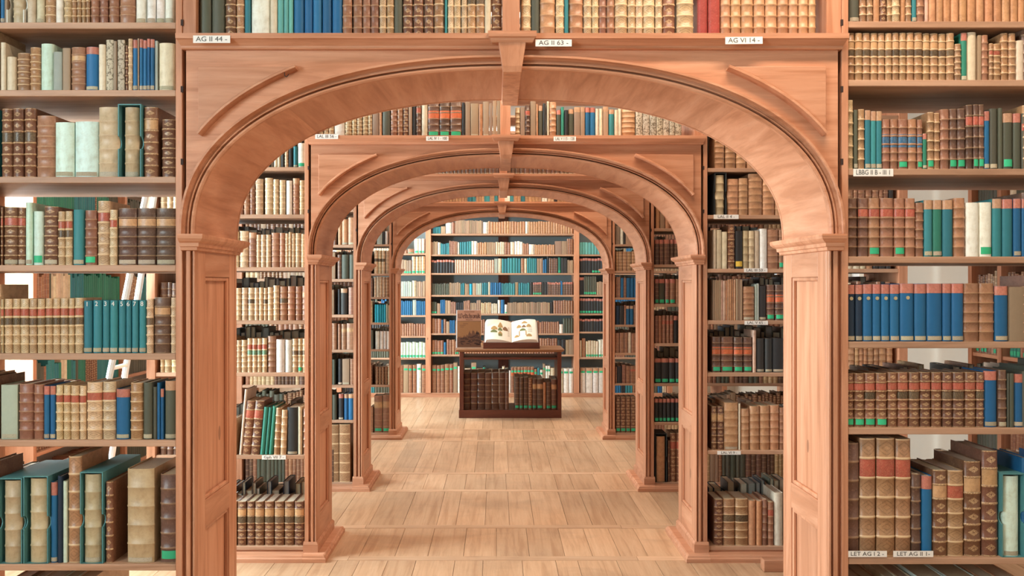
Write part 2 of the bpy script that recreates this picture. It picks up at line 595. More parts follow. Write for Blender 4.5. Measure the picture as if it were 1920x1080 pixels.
def arch_unit(k):
    Yf = YA[k]
    t = empty('library_arch', (0, Yf, 0))
    tag(t, ['nearest and largest pine arch framing the whole corridor', 'second pine arch seen through the nearest one',
            'third pine arch with shaded spandrels below the brown book row', 'farthest and smallest pine arch in front of the display table'][k],
        'arch', 'row of pine arches')
    # soffit boards, three lengths of bent boarding
    n = len(AP) - 1
    cuts = [0, 17, 47, n]
    for q in range(3):
        rings = []
        for i in range(cuts[q], cuts[q + 1] + 1):
            p, nn = AP[i], AN[i]
            e = 0.0006 * (q == 1)
            rings.append([(p[0] + nn[0] * d, y, p[1] + nn[1] * d) for d, y in ((e, 0.004), (0.016, 0.004), (0.016, DEP - 0.004), (e, DEP - 0.004))])
        MB().loft(rings).build('soffit_board', M['wood_y'], t)
    for back in (0, 1):
        f = (lambda y: y) if not back else (lambda y: DEP - y)
        prof = [(-0.001, f(0.006)), (-0.001, f(-0.008)), (0.004, f(-0.012)), (0.010, f(-0.013)), (0.0115, f(0.004)), (0.0165, f(0.004)), (0.018, f(-0.012)), (0.0215, f(-0.013)),
                (0.0225, f(-0.004)), (0.028, f(-0.007)), (0.0335, f(-0.018)), (0.036, f(-0.030)), (0.043, f(-0.030)), (0.045, f(-0.024)), (0.045, f(0.006))]
        sweep(prof, M['wood_h'], 'archivolt', t)
        # spandrel boards left and right of the crown
        o3 = offs(0.030)
        for sgn in (-1, 1):
            mb = MB()
            col = [(min(abs(x), 1.126) * sgn, z) for x, z in o3 if x * sgn >= -0.004]
            if sgn < 0:
                col = col[::-1]
            vs = []
            y0, y1 = sorted((f(0.0), f(0.018)))
            for x, z in col:
                z2 = 2.372
                vs += [(x, y0, z), (x, y0, z2), (x, y1, z2), (x, y1, z)]
            mb.loft([vs[i:i + 4] for i in range(0, len(vs), 4)])
            mb.build('spandrel_board', M['wood_h'], t)
            # raised triangular field and its curved stick moulding
            if not back:
                arc = []
                for i in range(13):
                    u = i / 12
                    P0, P1, P2 = (1.066, 2.076), (0.955, 2.215), (0.735, 2.303)
                    arc.append(((1 - u) ** 2 * P0[0] + 2 * u * (1 - u) * P1[0] + u * u * P2[0], (1 - u) ** 2 * P0[1] + 2 * u * (1 - u) * P1[1] + u * u * P2[1]))
                poly = arc + [(1.066, 2.303)]
                mb = MB()
                rr = [[(sgn * x, yy, z) for x, z in poly] for yy in (-0.014, 0.002)]
                mb.loft(rr)
                spo = mb.build('spandrel_panel', M['wood_h'], t, bevel=0.0015)
                mb = MB()
                rings = []
                for i, (x, z) in enumerate(arc):
                    a = arc[max(i - 1, 0)]; c = arc[min(i + 1, 12)]
                    dx, dz = c[0] - a[0], c[1] - a[1]
                    l = math.hypot(dx, dz); nx, nz = dz / l, -dx / l
                    rings.append([(sgn * (x - nx * d), yy, z - nz * d) for d, yy in ((-0.006, 0.001), (-0.006, -0.018), (-0.001, -0.028), (0.006, -0.028), (0.011, -0.014), (0.012, 0.001))])
                mb.loft(rings)
                mb.build('spandrel_moulding', M['wood_h'], spo)
    if k == 0:
        hp = [(PX(545, Yf), -0.012, PZ(132, Yf)), (PX(537, Yf), -0.022, PZ(137, Yf)), (PX(537, Yf), -0.024, PZ(145, Yf)), (PX(541, Yf), -0.025, PZ(148, Yf)), (PX(545, Yf), -0.026, PZ(143, Yf))]
        mb = MB()
        for p, q in zip(hp[:-1], hp[1:]):
            mb.bar(p, q, 0.0016, 6)
        mb.build('wire_hook', M['hole'], t)
    # frieze strips closing the frame at the outer edge
    for sgn in (-1, 1):
        post = box('post', M['wood_v'], t, *sorted((sgn * 1.126, sgn * B_OUT)), 0, DEP, 0.0, 3.3, 0.0015)
        # pilaster with grooves: three strips
        for (a0, a1, yy) in ((1.098, 1.1125, 0.0), (1.0825, 1.0905, 0.0005), (1.0815, 1.127, 0.020)):
            for back in (0, 1):
                ya, yb = (yy, 0.03) if not back else (DEP - 0.03, DEP - yy)
                box('pilaster_strip', M['wood_v'], t, *sorted((sgn * a0, sgn * a1)), ya, yb, 0.04, 1.69, 0.002)
        # reveal framing
        xa, xb = A_IN, A_IN + 0.022
        R = lambda y0, y1, z0, z1, nm, mt, d0=0.0, d1=0.022, bv=0.0015, pa=t: box(nm, mt, pa, *sorted((sgn * (xa + d0), sgn * (xa + d1))), y0, y1, z0, z1, bv)
        R(0.0302, 0.098, 0.04, 1.69, 'reveal_stile', M['wood_v'])
        R(0.352, DEP - 0.0302, 0.04, 1.69, 'reveal_stile', M['wood_v'])
        for z0, z1 in ((0.04, 0.235), (0.705, 0.80), (1.59, 1.69)):
            R(0.098, 0.352, z0, z1, 'reveal_rail', M['wood_y'])
        for z0, z1 in ((0.235, 0.705), (0.80, 1.59)):
            rp = R(0.098, 0.352, z0, z1, 'reveal_panel', M['wood_v'], 0.016, 0.021, 0)
            for (ya, yb, za, zb) in ((0.098, 0.112, z0, z1), (0.338, 0.352, z0, z1), (0.112, 0.338, z0, z0 + 0.014), (0.112, 0.338, z1 - 0.014, z1)):
                R(ya, yb, za, zb, 'panel_moulding', M['wood_v'], 0.004, 0.016, 0.003, rp)
        # impost
        prof = [(1.678, 0.004), (1.680, 0.010), (1.690, 0.012), (1.692, 0.018), (1.704, 0.020), (1.710, 0.030), (1.718, 0.038), (1.728, 0.040), (1.7335, 0.038)]
        rings = []
        for z, o_ in prof:
            x0, x1 = sorted((sgn * (A_IN - o_), sgn * 1.127))
            rings.append([(x0, -o_, z), (x1, -o_, z), (x1, DEP + o_, z), (x0, DEP + o_, z)])
        if sgn < 0:
            pass
        MB().loft(rings).build('impost', M['wood_h'], t)
        # base block and plinth
        prof = [(0.036, 0.012), (0.085, 0.012), (0.092, 0.006), (0.098, 0.002)]
        rings = []
        for z, o_ in prof:
            x0, x1 = sorted((sgn * (A_IN - o_), sgn * (B_OUT + 0.006)))
            rings.append([(x0, -o_, z), (x1, -o_, z), (x1, DEP + o_, z), (x0, DEP + o_, z)])
        MB().loft(rings).build('base_block', M['wood_h'], t)
        prof = [(0.0, 0.068), (0.022, 0.068), (0.027, 0.062), (0.036, 0.058), (0.040, 0.05)]
        rings = []
        for z, o_ in prof:
            x0, x1 = sorted((sgn * (A_IN - o_), sgn * (B_OUT + 0.0005)))
            rings.append([(x0, -o_, z), (x1, -o_, z), (x1, DEP + o_, z), (x0, DEP + o_, z)])
        MB().loft(rings).build('plinth', M['wood_h'], t)
        for zz in [PZ(y, YA[0]) for y in (42, 167, 303, -80)]:
            x = sgn * 1.1265
            MB().box(x - 0.004, x + 0.004, -0.0007, 0.004, zz - 0.011, zz + 0.010).build('peg_hole', M['hole'], post)
    # keystone
    zt, zb = 2.374, RISE + SPR - 0.016
    mb = MB()
    tap = lambda wv, z, ya, yb: [(-wv, ya, z), (wv, ya, z), (wv, yb, z), (-wv, yb, z)]
    mb.loft([tap(0.031, zb, -0.030, DEP + 0.03), tap(0.034, zb + 0.02, -0.038, DEP + 0.038), tap(0.046, zt, -0.052, DEP + 0.052)])
    mb.build('keystone', M['wood_v'], t, bevel=0.002)
    # cornice, broken forward over the keystone
    prof = [(2.362, 0.012), (2.366, 0.016), (2.372, 0.017), (2.382, 0.030), (2.388, 0.038), (2.390, 0.044), (TOP, 0.045)]
    rings = []
    for z, o_ in prof:
        rings.append([(-1.118 - o_ * 0.3, -o_, z), (1.118 + o_ * 0.3, -o_, z), (1.118 + o_ * 0.3, DEP + o_, z), (-1.118 - o_ * 0.3, DEP + o_, z)])
    MB().loft(rings).build('cornice', M['wood_h'], t)
    rings = []
    for z, o_ in [(2.374, 0.050), (2.380, 0.056), (2.386, 0.058), (2.390, 0.066), (2.398, 0.068), (TOP + 0.001, 0.068)]:
        rings.append([(-0.03 - o_ * 0.75, -o_, z), (0.03 + o_ * 0.75, -o_, z), (0.03 + o_ * 0.75, -0.03, z), (-0.03 - o_ * 0.75, -0.03, z)])
    MB().loft(rings).build('cornice_block', M['wood_h'], t)
    return t


def overhead(k):
    Yf = YA[k]
    t = empty('overhead_bookcase', (0, Yf, TOP))
    tag(t, ['open pine bookcase above the nearest arch', 'open pine bookcase above the second arch', 'open pine bookcase above the third arch',
            'open pine bookcase above the farthest arch'][k], 'bookcase', 'bookcases above the arches')
    for x0, x1 in ((-1.1255, -1.08), (-0.033, 0.026), (1.075, 1.1255)):
        box('upright', M['wood_v'], t, x0, x1, 0.004, DEP - 0.004, 0.0012, 0.88)
    for z in (0.31, 0.62, 0.86):
        for x0, x1 in ((-1.08, -0.033), (0.026, 1.075)):
            box('shelf', M['shelf'], t, x0, x1, 0.0, DEP, z, z + 0.022)
    return t


SH = {
    ('L', 0): [41, 168, 331, 497, 663, 826, 1059], ('R', 0): [39, 149, 316, 481, 641, 803, 1047],
    ('L', 1): [313, 402, 501, 601, 699, 854, 1025], ('R', 1): [315, 403, 504, 601, 699, 845, 1025],
    ('L', 2): [392, 459, 523, 590, 656, 722, 788, 905], ('R', 2): [362, 428, 496, 570, 644, 719, 792, 905],
    ('L', 3): [458, 513, 557, 605, 655, 722, 812], ('R', 3): [458, 508, 558, 609, 662, 719, 812]}
CASE_OUT = {-1: 2.0, 1: 2.24}


def side_case(side, k):
    Yf = YA[k]
    sgn = -1 if side == 'L' else 1
    t = empty('bookcase', (0, Yf, 0))
    tag(t, '%s open pine bookcase %s of the arches' % (NM[k], 'left' if sgn < 0 else 'right'), 'bookcase', 'open bookcases beside the arches')
    zs = [PZ(y, Yf) for y in SH[(side, k)]]
    zs += [z for z in (2.53, 2.85, 3.15) if z > max(zs) + 0.2]
    if k == 0:
        zs += [0.30, 0.074]
    xi, xo = sgn * (B_OUT + 0.001), sgn * CASE_OUT[sgn]
    for z in zs:
        x0, x1 = sorted((xi, xo))
        box('shelf', M['shelf'], t, x0, x1, 0.004, DEP - 0.004, z - 0.022, z, 0.0025)
    x0, x1 = sorted((xo, xo + sgn * 0.05))
    box('end_post', M['wood_v'], t, x0, x1, 0, DEP, 0.0405, 3.3)
    x0, x1 = sorted((xi, xo))
    for yy in (0.008, DEP - 0.03):
        box('kickboard', M['wood_h'], t, x0, x1, yy, yy + 0.02, 0.0405, min(zs) - 0.0225)
    box('top_board', M['wood_h'], t, x0, x1, 0, DEP, 3.3, 3.33)
    rings = []
    for z, o_ in [(0.0, 0.068), (0.022, 0.068), (0.027, 0.062), (0.036, 0.058), (0.040, 0.05)]:
        x0, x1 = sorted((xi, sgn * (CASE_OUT[sgn] + 0.05 + o_)))
        rings.append([(x0, -o_, z), (x1, -o_, z), (x1, DEP + o_, z), (x0, DEP + o_, z)])
    MB().loft(rings).build('plinth', M['wood_h'], t)
    return t


for k in range(4):
    arch_unit(k)
    overhead(k)
    side_case('L', k)
    side_case('R', k)

# end bookcase across the back wall
t = empty('end_bookcase', (0, YB, 0))
tag(t, 'wide pine bookcase with blue-grey back at the end of the corridor', 'bookcase')
ENDX = [PX(756, YB) - 0.9, PX(803, YB), PX(1081, YB), PX(1135, YB) + 0.9]
END_L = [475, 513, 556, 591, 630, 671, 737]
END_M = [438, 477, 512, 553, 588, 625, 665, 737]
END_R = [477, 512, 553, 588, 622, 670, 737]
for x in ENDX:
    box('upright', M['wood_v'], t, x - 0.037, x + 0.037, -0.012, 0.36, 0.055, 3.2)
for xs, ys in ((0, END_L), (1, END_M), (2, END_R)):
    for y in ys + [400, 362]:
        z = PZ(y, YB)
        box('shelf', M['shelf'], t, ENDX[xs] + 0.037, ENDX[xs + 1] - 0.037, 0.0, 0.35, z - 0.025, z)
box('back_panel', M['backpanel'], t, ENDX[0], ENDX[3], 0.362, 0.372, 0.055, 3.2)
box('back_batten', M['mahogany_v'], t, PX(937, YB) - 0.02, PX(951, YB) + 0.02, 0.34, 0.361, 0.055, 3.2)
box('base', M['wood_h'], t, ENDX[0], ENDX[3], -0.03, 0.37, 0.0, 0.052)
box('top_board', M['wood_h'], t, ENDX[0] - 0.04, ENDX[3] + 0.04, -0.03, 0.37, 3.2, 3.23)


# ------------------------------------------------------------------ books
ST = {  # style: (binding, material, colours, bands, look words)
    'b': ('leather', 'gilt', [(0.19, 0.085, 0.045), (0.23, 0.10, 0.055), (0.17, 0.075, 0.045)], 5, 'brown gilt-banded leather'),
    'f': ('leather', 'plain', [(0.085, 0.036, 0.022), (0.10, 0.042, 0.026)], 5, 'very dark brown leather'),
    'd': ('leather', 'lattice', [(0.40, 0.225, 0.11), (0.36, 0.20, 0.105), (0.44, 0.25, 0.125)], 5, 'tan diamond-tooled leather'),
    'c': ('leather', 'lattice', [(0.60, 0.43, 0.25), (0.54, 0.38, 0.215), (0.63, 0.46, 0.29)], 5, 'pale gilt-tooled calf'),
    'p': ('leather', 'plain', [(0.33, 0.155, 0.09), (0.29, 0.135, 0.085), (0.36, 0.175, 0.10)], 5, 'reddish-brown ribbed leather'),
    'q': ('leather', 'plain', [(0.145, 0.075, 0.05), (0.12, 0.065, 0.045), (0.165, 0.085, 0.06)], 5, 'dark brown ribbed leather'),
    's': ('leather', 'plain0', [(0.52, 0.26, 0.125), (0.48, 0.235, 0.115), (0.55, 0.29, 0.15)], 0, 'smooth orange-tan leather'),
    'z': ('leather', 'plain', [(0.50, 0.27, 0.14), (0.46, 0.24, 0.125)], 5, 'light tan ribbed leather'),
    'S': ('leather', 'plain0', [(0.62, 0.41, 0.29), (0.58, 0.38, 0.27)], 0, 'pale pinkish leather'),
    'v': ('vellum', 'vellum', [(0.68, 0.58, 0.42), (0.62, 0.52, 0.37), (0.71, 0.63, 0.48)], 0, 'cream vellum'),
    'V': ('vellum', 'vellum', [(0.50, 0.38, 0.23), (0.54, 0.43, 0.27)], 4, 'ribbed yellowed vellum'),
    'w': ('vellum', 'vellum', [(0.80, 0.78, 0.71), (0.77, 0.74, 0.66)], 0, 'white-bound'),
    'T': ('vellum', 'vellum', [(0.58, 0.74, 0.64), (0.62, 0.76, 0.67)], 0, 'pale mint-green'),
    'e': ('paper', 'cloth', [(0.42, 0.46, 0.38), (0.38, 0.42, 0.36)], 0, 'grey-green paper'),
    'n': ('paper', 'cloth', [(0.37, 0.245, 0.155), (0.31, 0.215, 0.145), (0.42, 0.28, 0.18)], 0, 'grey-brown paper'),
    'm': ('paper', 'marbled', [(0.48, 0.42, 0.32), (0.44, 0.40, 0.32)], 0, 'marbled paper'),
    't': ('cloth', 'cloth', [(0.035, 0.22, 0.25), (0.03, 0.19, 0.23), (0.045, 0.25, 0.27)], 0, 'teal cloth'),
    'a': ('cloth', 'cloth', [(0.14, 0.42, 0.36), (0.12, 0.38, 0.34)], 0, 'light turquoise cloth'),
    'A': ('cloth', 'cloth', [(0.02, 0.40, 0.56), (0.02, 0.37, 0.52)], 0, 'cyan cloth'),
    'B': ('cloth', 'cloth', [(0.015, 0.13, 0.29), (0.015, 0.115, 0.26), (0.02, 0.15, 0.32)], 0, 'blue cloth'),
    'u': ('cloth', 'cloth', [(0.012, 0.125, 0.29), (0.012, 0.115, 0.27), (0.015, 0.14, 0.31)], 0, 'blue cloth'),
    'h': ('cloth', 'cloth', [(0.012, 0.03, 0.06), (0.015, 0.035, 0.07)], 0, 'dark navy cloth'),
    'g': ('cloth', 'cloth', [(0.035, 0.24, 0.16), (0.03, 0.20, 0.14)], 0, 'green cloth'),
    'o': ('cloth', 'cloth', [(0.095, 0.095, 0.065), (0.085, 0.09, 0.062), (0.11, 0.105, 0.075)], 0, 'dark olive cloth'),
    'k': ('cloth', 'cloth', [(0.03, 0.03, 0.032), (0.035, 0.032, 0.03)], 0, 'black cloth'),
    'R': ('leather', 'plain0', [(0.32, 0.055, 0.045), (0.48, 0.06, 0.05)], 0, 'red leather'),
}
LAB = {'r': ('red', (0.44, 0.10, 0.065)), 'y': ('tan', (0.55, 0.32, 0.16)), 'O': ('orange', (0.60, 0.13, 0.05)), 'b': ('blue', (0.03, 0.14, 0.28)),
       't': ('red', (0.50, 0.17, 0.13)), 'i': ('tan', (0.52, 0.30, 0.18))}
GREEN = (0.04, 0.50, 0.24)


def spine_strip(mb, w_, rr, z0, z1, off, mi, col, nseg, uvh=None, inset=0.0, bands=None, h=1.0):
    """curved strip over the spine between heights z0 and z1; off = outward offset"""
    zs = [(z0, 0.0), (z1, 0.0)]
    if bands:
        zs = [(z0, 0.0)]
        for bz in bands:
            zs += [(bz - 0.0042, 0.0), (bz - 0.0018, 0.0026), (bz + 0.0018, 0.0026), (bz + 0.0042, 0.0)]
        zs.append((z1, 0.0))
    vs, uvs = [], []
    hw = w_ / 2
    for z, d in zs:
        for i in range(nseg + 1):
            u = inset + (1 - 2 * inset) * i / nseg
            a = pi * (u - 0.5)
            x = hw * sin(a * 0.96) / sin(pi / 2 * 0.96)
            y = rr * (1 - cos(a)) if rr > 0 else 0
            o_ = off + d
            vs.append((x * (1 + o_ / max(hw, 0.004) * 0.6), y - o_ * max(0.15, cos(a)), z))
            uvs.append((i / nseg, z / h))
    n = nseg + 1
    fs = []
    for r in range(len(zs) - 1):
        for i in range(nseg):
            fs.append((r * n + i, r * n + i + 1, (r + 1) * n + i + 1, (r + 1) * n + i))
    mb.add(vs, fs, mi, col, uvs if uvh else None, True)


def vary(c, a=0.10):
    k = 1 + random.uniform(-a, a)
    return tuple(max(0.004, q * k * (1 + random.uniform(-0.04, 0.04))) for q in c)


def book_parts(w_, h, d, code, flags, level, col=None):
    """returns dict part name -> MB.  level 2: full, 1: fewer segments, 0: coarse"""
    binding, mat, cols, nb, look = ST[code]
    smooth_uv = mat != 'plain0'
    mi = BI['plain' if mat == 'plain0' else mat]
    col = col or vary(random.choice(cols))
    rr = min(0.011, 0.30 * w_) if binding != 'paper' else min(0.003, 0.1 * w_)
    nseg = (8, 5, 3)[2 - level]
    tb = min(0.0035, w_ * 0.12)
    out = {}
    cv = MB()
    bands = [h * (k + 1) / 6 for k in range(5)] if nb == 5 else ([h * (k + 1) / 5 for k in range(4)] if nb == 4 else None)
    spine_strip(cv, w_, rr, 0.0, h, 0.0, mi, col, nseg, smooth_uv and nb == 5, 0.0, bands if level > 0 else None, h)
    ym = rr + 0.0005
    cv.box(-w_ / 2, -w_ / 2 + tb, ym - 0.0006, d, 0, h, mi, col)
    cv.box(w_ / 2 - tb, w_ / 2, ym - 0.0006, d, 0, h, mi, col)
    out['cover'] = cv
    pg = MB()
    pc = vary(random.choice([(0.62, 0.52, 0.38), (0.55, 0.44, 0.31), (0.66, 0.58, 0.45)]))
    if binding in ('cloth',) and random.random() < 0.3:
        pc = vary((0.36, 0.36, 0.33))
    pg.box(-w_ / 2 + tb, w_ / 2 - tb, ym * 0.75 + 0.001, d - 0.005, 0.003, h - 0.0035, BI['pages'], pc)
    out['page_block'] = pg
    gap = h / 6
    for f in flags:
        if f in 'ryOb':
            mb = MB()
            z0, z1 = (4 * gap + 0.004, 5 * gap - 0.004)
            if code in 'q' and f == 'O': z0, z1 = h * 0.48, h * 0.72
            if f == 'b': z0, z1 = h * 0.44, h * 0.70
            spine_strip(mb, w_, rr, z0, z1, 0.0008, BI['label'], vary(LAB[f][1], 0.12), nseg, None, 0.03)
            out['title_label'] = mb
        elif f == 'l':
            mb = MB()
            spine_strip(mb, w_, rr, 3 * gap + 0.004, 4 * gap - 0.004, 0.0007, BI['label'], vary((0.11, 0.075, 0.045), 0.4), nseg, None, 0.03)
            out['second_label'] = mb
        elif f == 'j':
            mb = MB()
            spine_strip(mb, w_, rr, 3 * gap + 0.004, 4 * gap - 0.004, 0.0007, BI['label'], vary((0.12, 0.26, 0.16)), nseg, None, 0.03)
            out['second_label'] = mb
        elif f in 'ti':
            mb = MB()
            spine_strip(mb, w_, rr, h * 0.835, h - 0.0005, 0.0006, BI['label'], vary(LAB[f][1], 0.10), nseg, None, 0.0)
            out['head_label'] = mb
        elif f == 'G' or f == 'H':
            mb = MB()
            z0 = h * 0.045 if f == 'G' else h * 0.80
            hh = min(0.028, h * 0.13)
            spine_strip(mb, w_, rr, z0, z0 + hh, 0.0014, BI['cloth'], vary(GREEN, 0.12), nseg, None, 0.2)
            out['shelf_mark'] = mb
        elif f in 'NY':
            mb = MB()
            hh = min(0.014, h * 0.075)
            c = (0.44, 0.38, 0.27) if f == 'N' else (0.62, 0.42, 0.06)
            z0 = 0.004
            if f == 'Y': z0, hh = h * 0.06, 0.03
            spine_strip(mb, w_, rr, z0, z0 + hh, 0.0014, BI['print'], vary(c, 0.18), nseg, None, 0.15)
            out['paper_tag'] = mb
        elif f == 'D':
            mb = MB()
            ring = [(0.0062 * cos(2 * pi * i / 12), 0.0062 * sin(2 * pi * i / 12) + h * 0.755) for i in range(12)]
            mb.add([(x, -0.0012, z) for x, z in ring] + [(x, 0.0004, z) for x, z in ring],
                   [tuple(range(12))] + [(i, (i + 1) % 12, 12 + (i + 1) % 12, 12 + i) for i in range(12)], BI['label'], (0.45, 0.38, 0.22))
            out['spine_emblem'] = mb
    return out


ALL = []      # every book as a record


def run(place, Y, zs, crop, spec, dep=0.19, jit=0.004, side=None, zbase=None):
    """spec lines: x0 x1 [n] top code.  crop = (offset x, offset y, scale)"""
    ox, oy, s = crop
    for item in spec.split(';'):
        q = item.split()
        if not q:
            continue
        lean = 0
        if q[-1].startswith('/'):
            lean = float(q.pop()[1:])
        x0, x1 = float(q[0]), float(q[1])
        n = int(q[2][1:]) if q[2][0] == 'n' else 1
        top = float(q[-2])
        cf = q[-1].split('+')
        code, flags = cf[0], cf[1] if len(cf) > 1 else ''
        cuts = [x0 + (x1 - x0) * i / n for i in range(n + 1)]
        if n > 1:
            pw = (x1 - x0) / n
            cuts = [cuts[0]] + [c + random.uniform(-0.13, 0.13) * pw for c in cuts[1:-1]] + [cuts[-1]]
        for i in range(n):
            Xa, Xb = PX(ox + cuts[i] / s, Y), PX(ox + cuts[i + 1] / s, Y)
            zt = PZ(oy + top / s, Y)
            if n > 1:
                zt += random.uniform(-0.006, 0.006)
            wd = (Xb - Xa) - 0.0012
            h = zt - zs
            fl = flags
            px0, px1 = ox + cuts[i] / s, ox + cuts[i + 1] / s
            py0, py1 = max(0, oy + top / s), VY - (zs - CZ) * F / Y
            vis = max(0, min(1920, px1) - max(0, px0)) * max(0, min(1080, py1) - py0)
            ALL.append(dict(place=place, x=(Xa + Xb) / 2, y=Y + random.uniform(0, jit), z=zs + 0.0006, w=wd, h=h, d=min(dep, max(0.10, h * 0.72)) if dep < 0.25 else dep,
                            code=code, flags=fl, area=vis, lean=lean, Y=Y))


def Yof(k): return YA[k] + 0.016
def Z(side, k, i): return PZ(SH[(side, k)][i], YA[k])


cA = (0, 0, 1920 / 340); cB = (1580, 0, 1920 / 340)
run('L0', Yof(0), Z('L', 0, 0), cA, "0 45 -290 B+N;45 75 -260 n;120 250 -150 V;272 368 -300 v;370 458 -280 v+N;460 575 -310 d;578 660 -330 w;665 752 -240 c;753 803 -220 d;805 853 -230 d;856 901 -225 d;903 944 -230 d;946 1043 -260 p;1048 1135 -255 p;1142 1250 -270 p;1255 1420 -300 p;1425 1535 -320 w+N;1545 1640 -320 w+N;1645 1735 -320 w+N;1740 1835 -320 w+N")
run('L1', Yof(0), Z('L', 0, 1), cA, "0 55 450 v;57 160 600 v;165 300 560 d;302 413 500 d;415 555 460 T;560 653 548 e;655 738 508 n;740 892 498 p+y;895 1033 495 u+Nt;1036 1112 470 v;1115 1195 420 m;1198 1232 435 n;1235 1312 420 m;1320 1350 480 b;1353 1398 412 c;1400 1450 420 u+Nt;1452 1466 405 n;1468 1508 412 u+Nt;1509 1552 425 u+Nt;1553 1586 410 u+Nt;1587 1632 415 u+Nt;1636 1665 430 e;1670 1840 455 v+N")
c3 = (0, 0, 3)
run('L2', Yof(0), Z('L', 0, 2), c3, "0 65 612 b+l;66 126 610 b+l;129 193 608 b+l;196 302 650 p;303 410 688 T+N;412 545 683 T+N;547 667 602 V+N;693 776 602 V+N;800 882 602 b+y;905 985 672 b")
run('L3', Yof(0), Z('L', 0, 3), (0, 360, 1920 / 340), "0 22 165 b+r;25 182 160 b+rN;185 262 165 b+rN;264 335 112 T+N;340 448 205 T+G;451 602 155 b+N;605 682 208 c+rl;685 756 205 c+rl;760 882 188 t+N;886 1012 195 p+G;1018 1150 95 c+r;1155 1230 190 c+r;1238 1436 172 q+yN;1440 1640 170 q+yN;1645 1855 172 q+yN")
L4 = "0 15 695 c+rl;" + ';'.join('%d %d %d c+rl' % (a, b_, t_) for a, b_, t_ in ((18, 62, 693), (64, 108, 692), (110, 156, 692), (159, 202, 694), (205, 246, 693), (248, 290, 690), (292, 333, 690), (335, 379, 689), (382, 414, 690), (416, 463, 687)))
L4 += ";466 515 702 t+N;518 568 700 t+N;570 612 700 t+N;613 658 700 t+N;660 704 701 t+N;706 735 701 t+N;737 775 701 t+N;777 818 700 t+N;820 858 693 c+l;862 952 683 q+y;956 990 685 c"
run('L4', Yof(0), Z('L', 0, 4), (0, 330, 3), L4)
c5 = (0, 660, 1080 / 420)
run('L5', Yof(0), Z('L', 0, 5), c5, "0 80 160 e+N;82 154 155 p;156 205 158 p;206 234 165 u+Nt;236 263 165 u+Nt;265 299 162 c+r;301 336 162 c+r;338 377 163 c+r;379 410 165 c+r;412 486 148 c+r;488 551 145 c+r;553 620 180 u+Nt;623 685 150 d;687 732 148 o+N;734 755 170 o;756 771 150 u;772 788 178 u+t;790 848 140 o+iN")
run('L6', Yof(0), Z('L', 0, 6), c5, "14 98 622 V;137 222 612 V;237 272 630 u+Nt;274 298 600 h;300 321 625 T;323 388 505 d;399 481 592 V+N;505 541 628 b;608 738 565 V+N;768 855 590 q+G", dep=0.2)
run('R0', Yof(0), Z('R', 0, 0), cB, "78 185 -300 o+N;190 261 -280 d;265 328 -280 d;332 398 -250 s;403 475 -290 b;480 528 -260 d;530 618 -300 c;624 668 -240 s;672 735 -270 d;738 787 -280 t+N;790 872 -290 p;875 912 -300 S;" + ';'.join('%d %d -270 s' % p for p in ((915, 998), (1000, 1075), (1078, 1156), (1158, 1246), (1250, 1330), (1334, 1424), (1426, 1512), (1520, 1610), (1615, 1696), (1700, 1786), (1790, 1866), (1868, 1940))))
R1 = ';'.join('%d %d %d d+yl' % p for p in ((65, 137, 348), (140, 215, 350), (218, 301, 350), (305, 380, 350), (383, 457, 350), (460, 529, 352), (533, 605, 348), (608, 681, 348), (685, 763, 346), (767, 856, 346), (860, 936, 352), (940, 1025, 352), (1028, 1105, 356), (1108, 1190, 352)))
run('R1', Yof(0), Z('R', 0, 1), cB, R1 + ";1194 1262 465 d;1264 1329 345 g+Nt;1331 1434 338 v;1437 1475 372 n;1478 1553 370 p;1557 1599 460 d+r;1601 1684 462 d+r;1688 1768 350 d;1770 1847 352 d;1850 1940 425 v")
run('R2', Yof(0), Z('R', 0, 2), (1500, 0, 3), "273 304 562 c;305 328 618 o+N;330 366 615 d;368 401 620 t+iN;402 432 625 t+iN;433 466 625 t+iN;468 513 670 p+b;514 556 670 p+b;558 613 670 p+bG;614 663 670 p+b;664 693 673 p+bG;694 718 750 g+tN;720 757 632 d+G;758 792 635 d;794 845 615 p;847 890 612 q+G;891 937 610 q+G;938 977 590 q+r;978 1008 588 q+rG;1009 1040 588 q+rG;1041 1072 625 u+tN;1074 1118 610 o+N;1119 1143 608 o;1145 1203 637 o+iG;1205 1250 637 o+t;1252 1272 637 o+r")
run('R3', Yof(0), Z('R', 0, 3), (1500, 330, 3), "268 328 125 q;333 389 125 q+r;391 456 125 p+rG;458 532 125 p+r;535 596 126 p+rG;598 655 126 p+r;657 702 150 p;704 752 135 t+iN;754 807 135 g+iN;809 869 135 t+i;872 936 124 p;940 1015 150 w;1017 1090 148 w+G;1092 1143 128 t+i;1145 1205 130 t+t;1206 1250 128 u+tN;1252 1280 128 u+t")
R4 = ';'.join('%d %d %d %s' % p for p in ((267, 315, 612, 'h+tDN'), (316, 356, 612, 'h+tDN'), (358, 412, 610, 'u+tDN'), (413, 460, 610, 'u+tDN'), (462, 511, 610, 'u+tDN'), (512, 565, 610, 'u+tDN'), (567, 647, 606, 'u+tDN'), (649, 718, 608, 'u+tN'), (719, 808, 606, 'u+tN'), (809, 858, 606, 'u+tN'), (859, 928, 606, 'u+tN'), (929, 1017, 605, 'p'), (1018, 1102, 605, 'p'), (1104, 1180, 620, 'u+tN'), (1182, 1270, 625, 'n')))
run('R4', Yof(0), Z('R', 0, 4), (1500, 330, 3), R4)
R5 = "45 131 230 b+rG;133 242 230 b+rG;245 361 228 b+rlG;365 482 228 b+rG;488 587 220 b+r;590 711 220 b+rl;715 826 220 b+rl;830 951 218 b+r;955 1063 220 b+r;1068 1174 220 b+rl;1178 1303 220 b+rl;1307 1425 218 b+r;1428 1511 218 b+rl;1515 1656 205 u+tN;1660 1746 195 q+N;1748 1773 230 o;1775 1823 230 o;1825 1940 235 u+tN"
